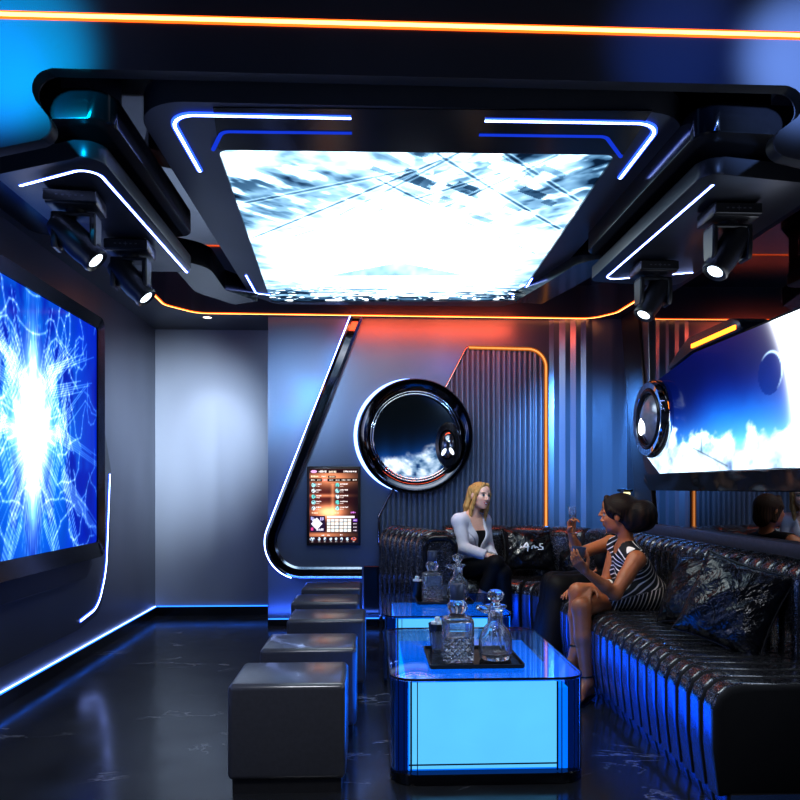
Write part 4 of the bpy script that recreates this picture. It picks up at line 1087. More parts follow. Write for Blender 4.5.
def round_decanter(x, y, z, label):
    t = thing('round_decanter', label, 'decanter', (x, y, z), 0, 'round glass decanters with ball stoppers'); Mt = Matrix.Translation((x, y, z))
    bm = BM(); lathe(bm, [(.058, .0), (.066, .006), (.068, .03), (.067, .085), (.060, .115), (.044, .138), (.034, .150), (.032, .175), (.032, .20), (.040, .215), (.050, .224), (.046, .228), (.030, .226)], 32, Mt)
    for v_ in bm.verts:                                     # fluted body
        d = Vector((v_.co.x-x, v_.co.y-y)); a = math.atan2(d.y, d.x); h = v_.co.z-z
        if .01 < h < .14: k = 1.06-.10*abs(math.sin(a*7)); v_.co.x = x+d.x*k; v_.co.y = y+d.y*k
    hollow(bm, lambda: lathe(bm, [(.045, .018), (.056, .026), (.058, .082), (.050, .110), (.034, .134), (.024, .150), (.023, .215)], 32, Mt)); obj('body', bm, M_GLASS, t, ang=50, rec=False)
    bm = BM(); tube(bm, [Vector((x-.03, y-.005, z+.205)), Vector((x-.055, y-.008, z+.214)), Vector((x-.082, y-.010, z+.222))], [.014, .016, .010], 10); obj('spout', bm, M_GLASS, t, True)
    bm = BM(); lathe(bm, [(.024, .228), (.020, .236), (.016, .243), (.028, .250), (.036, .262), (.038, .272), (.034, .284), (.022, .293), (.008, .296)], 16, Mt); obj('stopper', bm, M_GLASS, t); scale_thing(t, x, y, z, 1.04)
def ice_bucket(x, y, z, label):
    t = thing('ice_bucket', label, 'ice bucket', (x, y, z), 0, 'small dark ice buckets'); Mt = Matrix.Translation((x, y, z))
    bm = BM(); lathe(bm, [(.030, 0), (.034, .004), (.043, .105), (.044, .112), (.040, .112), (.038, .098)], 24, Mt, True, True); obj('cup', bm, plain('dark_blue_cup', (.05, .07, .10), .18, .6), t, ang=40)
    r = random.Random(int(y*100))
    for k in range(5):
        bm = BM(); s = .0115+r.random()*.002; an = k*PI/2+.4; rad = .020 if k < 4 else 0
        Mi = Matrix.Translation((x+rad*math.cos(an), y+rad*math.sin(an), z+(.110 if k < 4 else .132))) @ Matrix.Rotation(r.random()*3, 4, 'Z') @ Matrix.Rotation(.25*r.random(), 4, 'X')
        box(bm, -s, s, -s, s, -s, s, .005, 2, Mi); ic = obj('ice_cube', bm, plain('frosted_ice', (.75, .85, .92), .25, Subsurface_Weight=.3), None, ang=40)
        tag(ic, 'frosted ice cube heaped in the '+('nearer' if y < 4 else 'farther')+' ice bucket', 'ice cube', 'ice cubes in the '+('nearer' if y < 4 else 'farther')+' bucket')
def tumbler(x, y, z, label):
    t = thing('tumbler', label, 'glass', (x, y, z), 0, 'blue tumblers'); Mt = Matrix.Translation((x, y, z))
    bm = BM(); lathe(bm, [(.026, 0), (.028, .004), (.036, .085), (.0345, .085), (.027, .012), (.001, .010)], 24, Mt); obj('bowl', bm, M_BGLASS, t, ang=40)
ZT = .431
tray(.255, .655, 3.03, 3.40, ZT, 'black tray with two decanters on the nearer table')
square_decanter(.385, 3.16, ZT+.0085, 'square cut glass decanter with dark stopper on the nearer table')
round_decanter(.555, 3.17, ZT+.0085, 'round glass decanter with ball stopper on the nearer table')
ice_bucket(.325, 3.46, ZT+.0005, 'dark ice bucket behind the square decanter on the nearer table')
tumbler(.315, 3.32, ZT+.0085, 'blue glass tumbler beside the square decanter on the nearer tray')
tray(.31, .68, 4.70, 5.05, ZT, 'black tray with two decanters on the farther table')
square_decanter(.415, 4.80, ZT+.0085, 'square cut glass decanter with dark stopper on the farther table')
round_decanter(.595, 4.86, ZT+.0085, 'round glass decanter with ball stopper on the farther table')
ice_bucket(.325, 4.97, ZT+.0085, 'dark ice bucket beside the square decanter on the farther table')
tumbler(.51, 4.97, ZT+.0085, 'blue glass tumbler between the decanters on the farther table')
# ================================================================ people: smooth fields meshed with surface nets
def axis_coords(lo, hi, h, fine=None, hf=None):
    xs = []; x = lo
    while x < hi:
        xs.append(x); x += (hf if fine and fine[0] <= x <= fine[1] else h)
    return np.array(xs)

class Field:
    def __init__(s, xs, ys, zs):
        s.ax = (xs, ys, zs); s.F = np.full((len(xs), len(ys), len(zs)), .5, np.float32)
    def sub(s, lo, hi):
        sl = []
        for a, l_, h_ in zip(s.ax, lo, hi):
            i0 = max(0, int(np.searchsorted(a, l_))-1); i1 = min(len(a), int(np.searchsorted(a, h_))+1); sl.append(slice(i0, max(i1, i0)))
        return tuple(sl)
    def pts(s, sl):
        return np.meshgrid(s.ax[0][sl[0]].astype(np.float32), s.ax[1][sl[1]].astype(np.float32), s.ax[2][sl[2]].astype(np.float32), indexing='ij')
    def smin(s, sl, d, k):
        a = s.F[sl]; h = np.maximum(k-np.abs(a-d), 0)/k; s.F[sl] = np.minimum(a, d)-h*h*k*.25
    def smax(s, sl, d, k):
        a = s.F[sl]; h = np.maximum(k-np.abs(a-d), 0)/k; s.F[sl] = np.maximum(a, d)+h*h*k*.25
    def add(s, prim, k, inf=0.0, cut=False):
        kind = prim[0]
        if kind == 'c':
            _, a, ra, b, rb = prim[:5]; a = np.array(a, np.float32); b = np.array(b, np.float32); ra += inf; rb += inf; m = max(ra, rb)+k+.012
            sl = s.sub(np.minimum(a, b)-m, np.maximum(a, b)+m)
            if any(q.stop <= q.start for q in sl): return
            X, Y, Z = s.pts(sl); e = b-a; L2 = float(e@e)+1e-9
            t = np.clip(((X-a[0])*e[0]+(Y-a[1])*e[1]+(Z-a[2])*e[2])/L2, 0, 1)
            d = np.sqrt((X-a[0]-t*e[0])**2+(Y-a[1]-t*e[1])**2+(Z-a[2]-t*e[2])**2)-(ra+(rb-ra)*t)
            if len(prim) > 5:                                   # flat cut: keep the side where (p-q).n < 0
                q, n = np.array(prim[5]), np.array(prim[6]); d = np.maximum(d, (X-q[0])*n[0]+(Y-q[1])*n[1]+(Z-q[2])*n[2])
        else:
            _, c, r, R = prim; c = np.array(c, np.float32); r = np.array(r, np.float32)+inf; R = np.array(R, np.float32)
            ext = np.sqrt(((R*r[None, :])**2).sum(1))+k+.012; sl = s.sub(c-ext, c+ext)
            if any(q.stop <= q.start for q in sl): return
            X, Y, Z = s.pts(sl); P = (X-c[0], Y-c[1], Z-c[2])
            q = [P[0]*R[0, i]+P[1]*R[1, i]+P[2]*R[2, i] for i in range(3)]
            k0 = np.sqrt(sum((q[i]/r[i])**2 for i in range(3))); k1 = np.sqrt(sum((q[i]/r[i]**2)**2 for i in range(3)))+1e-9; d = k0*(k0-1)/k1
        if cut: s.smax(sl, -d, k)
        else: s.smin(sl, d, k)
    def clip(s, fn):
        sl = tuple(slice(0, len(a)) for a in s.ax); X, Y, Z = s.pts(sl); s.F = np.maximum(s.F, fn(X, Y, Z).astype(np.float32))
    def mesh(s):
        F = s.F; xs, ys, zs = s.ax; ins = F < 0
        nx, ny, nz = F.shape
        cnt = np.zeros((nx-1, ny-1, nz-1), np.int8)
        for dx in (0, 1):
            for dy in (0, 1):
                for dz in (0, 1): cnt += ins[dx:nx-1+dx, dy:ny-1+dy, dz:nz-1+dz]
        act = np.argwhere((cnt > 0) & (cnt < 8)); idm = np.full(cnt.shape, -1, np.int32); idm[tuple(act.T)] = np.arange(len(act))
        i, j, k = act.T; acc = np.zeros((len(act), 3)); n = np.zeros(len(act))
        corner = {}
        for dx in (0, 1):
            for dy in (0, 1):
                for dz in (0, 1): corner[dx, dy, dz] = (F[i+dx, j+dy, k+dz], np.stack([xs[i+dx], ys[j+dy], zs[k+dz]], -1))
        for a_ in corner:
            for ax_ in range(3):
                if a_[ax_] == 1: continue
                b_ = list(a_); b_[ax_] = 1; b_ = tuple(b_)
                fa, pa_ = corner[a_]; fb, pb_ = corner[b_]; m = (fa < 0) != (fb < 0)
                t = np.where(m, fa/(fa-fb+1e-12), 0)[:, None]; acc += np.where(m[:, None], pa_+(pb_-pa_)*t, 0); n += m
        co = acc/n[:, None]; quads = []
        for ax_ in range(3):
            o = [1, 1, 1]; o[ax_] = 0
            A = ins[tuple(slice(o[q] if q != ax_ else 0, F.shape[q]-1) for q in range(3))]
            sl2 = [slice(o[q] if q != ax_ else 0, F.shape[q]-1) for q in range(3)]; sl2[ax_] = slice(1, F.shape[ax_]); B = ins[tuple(sl2)]
            e = np.argwhere(A != B)
            if not len(e): continue
            flip = A[tuple(e.T)]; e = e.copy()
            for q in range(3):
                if q != ax_: e[:, q] += 1
            u_, v_ = (ax_+1) % 3, (ax_+2) % 3
            def cell(du, dv):
                c = e.copy(); c[:, u_] -= du; c[:, v_] -= dv; return idm[tuple(c.T)]
            Q = np.stack([cell(1, 1), cell(0, 1), cell(0, 0), cell(1, 0)], -1); Q[~flip] = Q[~flip][:, ::-1]
            quads.append(Q[(Q >= 0).all(1)])
        return co, np.concatenate(quads)

def V3(p): return np.array(p, float)
def unit(p): p = V3(p); return p/np.linalg.norm(p)
def frame(f, up=(0, 0, 1)):
    """columns: left, forward, up"""
    f = unit(f); l = unit(np.cross(up, f)); u = np.cross(f, l); return np.stack([l, f, u], 1)

def head_prims(c, R, s=1.0):
    T = lambda p: V3(c)+R@(V3(p)*s)
    E = lambda p, r: ('e', T(p), V3(r)*s, R)
    Cn = lambda a, ra, b, rb: ('c', T(a), ra*s, T(b), rb*s)
    g = [(E((0, -.012, .030), (.073, .092, .083)), .02), (E((0, .022, -.020), (.060, .068, .080)), .03), (E((0, .032, -.060), (.049, .050, .044)), .03), (E((0, .068, -.094), (.019, .016, .015)), .02),
         (E((0, .045, .050), (.054, .046, .045)), .02)]
    for x in (-1, 1):
        g += [(E((x*.036, .058, -.022), (.023, .024, .022)), .02), (E((x*.075, -.008, -.004), (.010, .019, .031)), .008), (E((x*.027, .074, .026), (.024, .014, .009)), .012)]
    cuts = [(E((x*.031, .099, .006), (.017, .018, .012)), .012) for x in (-1, 1)]
    g2 = [(E((x*.031, .076, .006), (.0135, .0125, .0115)), .003) for x in (-1, 1)]
    g2 += [(Cn((0, .086, .014), .0075, (0, .106, -.024), .0095), .012), (E((0, .107, -.027), (.010, .010, .009)), .006)]+[(E((x*.011, .096, -.031), (.008, .010, .007)), .006) for x in (-1, 1)]
    g2 += [(E((0, .083, -.055), (.024, .012, .0055)), .006), (E((0, .081, -.066), (.021, .012, .0060)), .006)]
    return g, cuts, g2

def hand_prims(w, d, n, side, s=1.0, curl=(.35, .4, .45, .5), thumb=.3, spread=.05, bend=(1, 1.1, .7)):
    """palm, four separate fingers and a thumb; d to the fingertips, n out of the palm, side +1/-1 picks the thumb side"""
    d = unit(d); n = V3(n); n = unit(n-d*np.dot(n, d)); t = np.cross(d, n)*side; w = V3(w); g = []
    offs = (.028, .010, -.009, -.027); Ls = (.074, .082, .076, .060); fr_ = (.47, .31, .22)
    for i in range(4):
        b = w+(d*(.086-.004*abs(i-1))+t*offs[i])*s
        g.append((('c', w+t*offs[i]*.55*s+d*.008*s, .0145*s, b, .0112*s), .010))
        dr = unit(d+t*offs[i]*spread*22); a = 0.0; p = b; r = (.0088, .0092, .0088, .0078)[i]*s
        for q in range(3):
            a += curl[i]*bend[q]; v = dr*math.cos(a)+n*math.sin(a); e = p+v*Ls[i]*fr_[q]*s
            g.append((('c', p, r, e, r*.90), .004)); p = e; r *= .90
    b = w+(d*.022+t*.024+n*.004)*s; v = unit(d*.62+t*.70+n*thumb); e = b+v*.042*s; g.append((('c', b, .0145*s, e, .0108*s), .010))
    v2 = unit(d*.85+t*.32+n*(thumb*1.3)); e2 = e+v2*.030*s; g.append((('c', e, .0105*s, e2, .0095*s), .004)); v3 = unit(d*.9+t*.05+n*(thumb*1.6)); g.append((('c', e2, .0095*s, e2+v3*.024*s, .0075*s), .004))
    return g

def foot_prims(ank, d, s=1.0, pitch=.0):
    d = unit(d); up = np.array([0, 0, 1.0]); a = V3(ank); side = np.cross(d, up)
    heel = a-d*.035*s-up*.055*s; ball = a+d*.115*s-up*(.062+pitch)*s; g = [(('c', a, .036*s, heel, .030*s), .02), (('c', a, .034*s, ball, .024*s), .02), (('c', heel, .028*s, ball, .026*s), .02)]
    for k, o in enumerate((-.026, -.012, .001, .013, .024)): g.append((('c', ball+side*o*s, .014*s, ball+d*(.058-.010*abs(k-1))*s+side*o*s*1.1-up*.006*s, .0095*s), .006))
    return g

def skin_mat(name, tone):
    t = NT(name); b = t.bsdf(tone, .42, 0, Subsurface_Weight=.12, Subsurface_Scale=.02)
    a = t.n('Attribute', attribute_name='col'); nz = t.noise(t.coord(), 90.0, 3)
    mx = t.n('MixRGB', blend_type='MULTIPLY'); mx.inputs[0].default_value = 1.0; t.l(a.outputs['Color'], mx.inputs[1]); t.l(t.ramp(nz, [(.3, (.93, .92, .91)), (.7, (1, 1, 1))]), mx.inputs[2]); t.l(mx.outputs[0], b.inputs['Base Color']); return t.m
def cloth_mat(name, base, rough=.7, weave=420.0, bump=.15):
    t = NT(name); b = t.bsdf(base, rough, 0, Specular_IOR_Level=.25); v = t.coord(); nz = t.noise(v, weave, 2); big = t.noise(v, 9.0, 3)
    t.l(t.ramp(big, [(.3, tuple(c*.86 for c in base)), (.7, tuple(min(1, c*1.1) for c in base))]), b.inputs['Base Color'])
    h = t.math('ADD', t.math('MULTIPLY', nz, .15), big); t.bump(h, b, bump, .02); return t.m
def hair_mat(name, c0, c1, rough=.55):
    t = NT(name); b = t.bsdf(c0, rough, .0, Specular_IOR_Level=.2); a = t.n('Attribute', attribute_name='strand')
    w = t.math('SINE', t.math('MULTIPLY', t.math('ADD', a.outputs['Fac'], t.math('MULTIPLY', t.noise(t.coord(), 10, 2), .10)), 120.0)); w = t.math('ADD', t.math('MULTIPLY', w, .5), .5)
    t.l(t.ramp(w, [(0, c0), (1, c1)]), b.inputs['Base Color']); t.bump(w, b, .25, .004); return t.m

def field_mesh(name, groups, mat, parent, h, fine=None, hf=None, inf=0.0, clips=(), post=None, smooth_iter=0):
    """groups: list of (join_k, adds, cuts, adds2)"""
    lo = np.array([9e9]*3); hi = -lo
    for g in groups:
        for pr, k in g[1]+g[3]:
            if pr[0] == 'c': l_ = np.minimum(pr[1]-pr[2], pr[3]-pr[4]); h_ = np.maximum(pr[1]+pr[2], pr[3]+pr[4]); l_ = np.minimum(np.array(pr[1])-pr[2], np.array(pr[3])-pr[4]); h_ = np.maximum(np.array(pr[1])+pr[2], np.array(pr[3])+pr[4])
            else: m = np.sqrt(((np.array(pr[3])*np.array(pr[2])[None, :])**2).sum(1)); l_ = np.array(pr[1])-m; h_ = np.array(pr[1])+m
            lo = np.minimum(lo, l_); hi = np.maximum(hi, h_)
    lo -= .02+inf; hi += .02+inf
    ax = [axis_coords(lo[i], hi[i], h, (fine[0][i], fine[1][i]) if fine else None, hf) for i in range(3)]
    Ft = Field(*ax)
    for kj, adds, cuts, adds2 in groups:
        if len(groups) == 1: G = Ft
        else: G = Field(*ax)
        for pr, k in adds: G.add(pr, k, inf)
        for pr, k in cuts: G.add(pr, k, 0, True)
        for pr, k in adds2: G.add(pr, k, inf)
        if G is not Ft:
            sl = tuple(slice(0, len(a)) for a in ax); Ft.smin(sl, G.F, max(kj, 1e-4))
    for fn in clips: Ft.clip(fn)
    co, q = Ft.mesh(); me = np_mesh(name, co, q)
    o = link(name, me, mat, parent, True)
    return o, co
def set_col(o, col, name='col'):
    a = o.data.color_attributes.new(name, 'FLOAT_COLOR', 'POINT'); b = np.ones((len(col), 4), np.float32); b[:, :3] = col; a.data.foreach_set('color', b.ravel())
def set_val(o, val, name):
    a = o.data.attributes.new(name, 'FLOAT', 'POINT'); a.data.foreach_set('value', np.asarray(val, np.float32))

def face_colour(co, tone, c, R, s, lip=(.45, .10, .09), brow=(.10, .06, .04), smile=False, iris=(.05, .08, .10)):
    col = np.tile(np.array(tone), (len(co), 1)); L = (co-V3(c))@R/s; x, y, z = L.T; ax = np.abs(x); fr_ = y > .055
    zs = z-(x**2*14 if smile else x**2*3)
    m = fr_ & ((ax/.044)**2+((z+.022)/.024)**2 < 1) & (ax > .02); col[m] = col[m]*np.array([1.06, .93, .90])
    m = fr_ & (y > .07) & ((x/.025)**2+((zs+.0605)/.0115)**2 < 1); col[m] = lip
    if smile: m = fr_ & (y > .07) & ((x/.017)**2+((zs+.0605)/.0042)**2 < 1); col[m] = (.85, .83, .80)
    else: m = fr_ & (y > .07) & (ax < .02) & (np.abs(zs+.0605) < .0013); col[m] = np.array(lip)*.4
    m = fr_ & (ax > .015) & (ax < .048) & (np.abs(z-.0275-.10*(ax-.015)+5*(ax-.032)**2) < .0036); col[m] = brow
    ex = (ax-.031)/.0150; ez = (z-.0065)/.0075
    m = fr_ & (ex**2+ez**2 < 1); col[m] = (.38, .36, .35)
    m2 = m & (((ax-.031)/.0075)**2+((z-.0065)/.0080)**2 < 1); col[m2] = iris
    m = fr_ & (ex**2+(ez*.78)**2 < 1.25) & (ez > .62); col[m] = (.03, .02, .02)
    m = fr_ & (((ax-.007)/.0035)**2+((z+.036)/.0025)**2 < 1); col[m] = np.array(tone)*.35
    return col

def hair_strands(o, co, c, R, s):
    L = (co-V3(c))@R/s; set_val(o, np.arctan2(L[:, 0], -(L[:, 1]-.02))*.35*(L[:, 2] < .07)+L[:, 0]*6.0*sstep(.03, .09, L[:, 2]), 'strand')

P_ = lambda u, v, y: np.array(at(u, v, y=y))

# ---------------------------------------------------------------- the blonde woman on the back bench
def blonde():
    tone = (.82, .50, .38)
    t = thing('person', 'blonde woman in a light grey blazer and black trousers sitting on the back bench', 'person', tuple(P_(470, 576, 5.75)*np.array([1, 1, 0])+np.array([0, 0, .46])))
    Rb = frame((.55, -.83, 0)); l, f, u = Rb.T
    hip = P_(469, 568, 5.74); hip[2] = .565
    nb = P_(471.5, 514.5, 5.73)
    chest = hip*.38+nb*.62+f*.012; waist = hip*.72+nb*.28+f*.01
    sR = P_(459, 521, 5.62); sL = P_(484, 521, 5.82)
    hc = P_(480, 496, 5.70); s = .92; Rh = frame((.50, -.86, -.02)); Rh = Rh@np.array(Matrix.Rotation(.10, 3, 'Y'))
    eR, wR = P_(463.5, 548, 5.55), P_(489, 556.5, 5.42)
    eL, wL = P_(488, 547, 5.80), P_(494, 559, 5.50)
    kR, aR = P_(496, 563.5, 5.37), P_(478, 606, 5.42)
    kL, aL = P_(503, 573, 5.38), P_(506, 618, 5.42); aL[2] = .095
    hR, hL = hip-l*.085-np.array([0, 0, .02]), hip+l*.085-np.array([0, 0, .02])
    torso = [(('e', hip, (.150, .115, .105), Rb), .03), (('e', waist, (.115, .085, .12), Rb), .05), (('e', chest, (.132, .095, .135), Rb), .05), (('c', sR+np.array([0, 0, -.01]), .047, sL+np.array([0, 0, -.01]), .047), .05),
             (('c', nb, .045, hc+Rh@np.array([0, -.028, -.055]), .044), .025), (('c', nb-np.array([0, 0, .01]), .040, sR, .040), .04), (('c', nb-np.array([0, 0, .01]), .040, sL, .040), .04)]
    torso += [(('e', chest+l*x*.058+f*.062-u*.012, (.052, .052, .055), Rb), .03) for x in (-1, 1)]
    legR = [(('c', hR, .080, kR, .052), .02), (('c', kR, .050, kR*.55+aR*.45, .050), .02), (('c', kR*.55+aR*.45, .048, aR, .031), .02)]
    legL = [(('c', hL, .080, kL, .052), .02), (('c', kL, .050, kL*.55+aL*.45, .049), .02), (('c', kL*.55+aL*.45, .047, aL, .031), .02)]
    fR = foot_prims(aR, (.1, -1, -.35), .9, .02); fL = foot_prims(aL, (.35, -.95, 0), .9)
    armR = [(('c', sR, .046, eR, .038), .02), (('c', eR, .037, wR, .024), .02)]
    armL = [(('c', sL, .046, eL, .038), .02), (('c', eL, .037, wL, .024), .02)]
    handR = hand_prims(wR, P_(502, 567, 5.33)-wR, (-.1, .35, -.9), 1, .86, (.12, .16, .2, .25), .15, .06)
    handL = hand_prims(wL, P_(500, 572, 5.36)-wL, (0, .2, -1), -1, .86, (.3, .3, .35, .4), .2, .04)
    hg, hcut, h2 = head_prims(hc, Rh, s)
    body, co = field_mesh('body', [(.01, torso+hg, hcut, h2), (.012, legR+fR, [], []), (.006, legL+fL, [], []), (.012, armR+handR, [], []), (.012, armL+handL, [], [])], skin_mat('fair_skin', tone), t, .0052, (hc-.14, hc+.14), .0026)
    set_col(body, face_colour(co, tone, hc, Rh, s, (.55, .12, .12), (.22, .13, .06), True))
    # hair
    H = lambda p: hc+Rh@(np.array(p)*s)
    hair = [(('e', H((0, -.022, .036)), np.array((.083, .098, .088))*s, Rh), .01)]
    for i in range(9):
        a = -1.15+2.3*i/8; x = math.sin(a)*.088; y = -.035-.062*math.cos(a)
        hair.append((('c', H((x*.85, y*.7, .05)), .030*s, H((x*1.02, y-.008, -.10)), .026*s), .018)); hair.append((('c', H((x*1.02, y-.008, -.10)), .026*s, H((x*.95, y-.03+(.01 if abs(a) > .8 else 0), -.245-.03*math.sin(i*2.1))), .011*s), .018))
    for x in (-1, 1):
        hair += [(('c', H((x*.020, .060, .098)), .020*s, H((x*.072, .035, .02)), .017*s), .012), (('c', H((x*.072, .035, .02)), .017*s, H((x*.082, .004, -.11)), .020*s), .012), (('c', H((x*.082, .004, -.11)), .020*s, H((x*.080, -.012, -.25)), .011*s), .012)]
    cut = [(('e', H((0, .085, -.018)), np.array((.056, .075, .098))*s, Rh), .012)]
    o, co = field_mesh('hair', [(.01, hair, cut, [])], hair_mat('blonde_hair', (.40, .22, .07), (.62, .39, .15)), t, .004); hair_strands(o, co, hc, Rh, s)
    # black top, trousers
    blk = cloth_mat('black_cloth', (.007, .007, .009), .6)
    tors = torso[:4]+torso[7:]
    field_mesh('top', [(.01, tors, [], [])], blk, t, .006, inf=.004, clips=[lambda X, Y, Z: Z-(chest[2]+.035)])
    cl = unit(aR-kR); cut_p = kR+(aR-kR)*.62
    trR = [(('c', hR, .080, kR, .055), .02), (('c', kR, .054, cut_p+cl*.03, .047, cut_p, cl), .02)]
    cl2 = unit(aL-kL); cp2 = kL+(aL-kL)*.78
    trL = [(('c', hL, .080, kL, .055), .02), (('c', kL, .054, cp2+cl2*.03, .044, cp2, cl2), .02)]
    pel = [(('e', hip, (.150, .115, .105), Rb), .03)]
    field_mesh('trousers', [(.01, pel, [], []), (.02, trR, [], []), (.02, trL, [], [])], blk, t, .006, inf=.007)
    # blazer with V opening, cuffs and lapels
    blz = cloth_mat('grey_blazer_cloth', (.66, .67, .74), .75)
    cR = wR-(wR-eR)*.10; cL = wL-(wL-eL)*.10
    slv = [(.02, [(('c', sR, .046, eR, .038), .02), (('c', eR, .038, cR+unit(wR-eR)*.03, .032, cR, unit(wR-eR)), .02)], [], []), (.02, [(('c', sL, .046, eL, .038), .02), (('c', eL, .038, cL+unit(wL-eL)*.03, .032, cL, unit(wL-eL)), .02)], [], [])]
    jt = [(('e', hip-u*.005, (.150, .118, .10), Rb), .03), (('e', waist, (.118, .09, .12), Rb), .05), (('e', chest, (.134, .10, .135), Rb), .05), (('c', sR, .046, sL, .046), .05)]+torso[5:]
    vb = chest-u*.105
    def vneck(X, Y, Z):
        P = [X-vb[0], Y-vb[1], Z-vb[2]]; lx = sum(P[i]*l[i] for i in range(3)); fy = sum(P[i]*f[i] for i in range(3)); uz = P[2]
        open_ = np.minimum(np.minimum(.012+.30*uz-np.abs(lx), fy-.015), uz+.02)
        lower = np.minimum(np.minimum(-.02-uz, .010+.32*(-.02-uz)-np.abs(lx)), fy-.02)
        nk = np.minimum(uz-.21, .065-np.hypot(lx, fy+.0))
        return np.maximum(np.maximum(open_, lower), nk)
    hem = lambda X, Y, Z: (hip[2]-.075)-Z
    bo, bco = field_mesh('blazer', [(.01, jt, [], [])]+slv, blz, t, .005, inf=.009, clips=[vneck, hem])
    from mathutils.bvhtree import BVHTree
    tree = BVHTree.FromPolygons([Vector(p) for p in bco], [tuple(p.vertices) for p in bo.data.polygons])
    def onto(lx, uz, lift):
        o_ = Vector(vb+l*lx+u*uz+f*.4); hit = tree.ray_cast(o_, Vector(-f), .8)
        return (hit[0] if hit[0] is not None else Vector(vb+l*lx+u*uz+f*.06))+Vector(f)*lift
    lap_m = cloth_mat('grey_lapel_cloth', (.56, .57, .64), .75)
    for sgn in (-1, 1):
        bm = BM(); rows = []
        for k in range(15):
            w_ = k/14; uz = .205*w_; x0 = .016+.30*uz; wd = .010+.040*min(1, w_*1.45)
            if w_ > .76: wd = .034-.02*(w_-.76)/.24
            ins = [(x0+.002+wd*q/4) for q in range(5)]
            top = [bm.verts.new(onto(sgn*x, uz-(x-x0)*.25, .008)) for x in ins]; bot = [bm.verts.new(onto(sgn*x, uz-(x-x0)*.25, .001)) for x in ins[::-1]]
            rows.append(top+bot)
        for a, b in zip(rows, rows[1:]): bridge(bm, a, b)
        bm.faces.new(rows[0][::-1]); bm.faces.new(rows[-1]); obj('lapel', bm, lap_m, t, ang=50)
    bp = onto(.014, -.012, .004); bm = BM(); lathe_axis(bm, bp, Vector(f), [(.009, -.002), (.009, .003), (.007, .004)], 14, False, True, True); obj('button', bm, plain('dark_button', (.05, .05, .06), .3), t, ang=40)
    shoe = plain('black_shoe', (.01, .01, .012), .25)
    for fp in (fR, fL):
        z0 = min(pr[0][1][2]-pr[0][2] for pr in fp); field_mesh('shoe', [(.01, fp[1:], [], [])], shoe, t, .005, inf=.004, clips=[lambda X, Y, Z, q=fp: Z-(q[1][0][1][2]-.025)])
blonde()

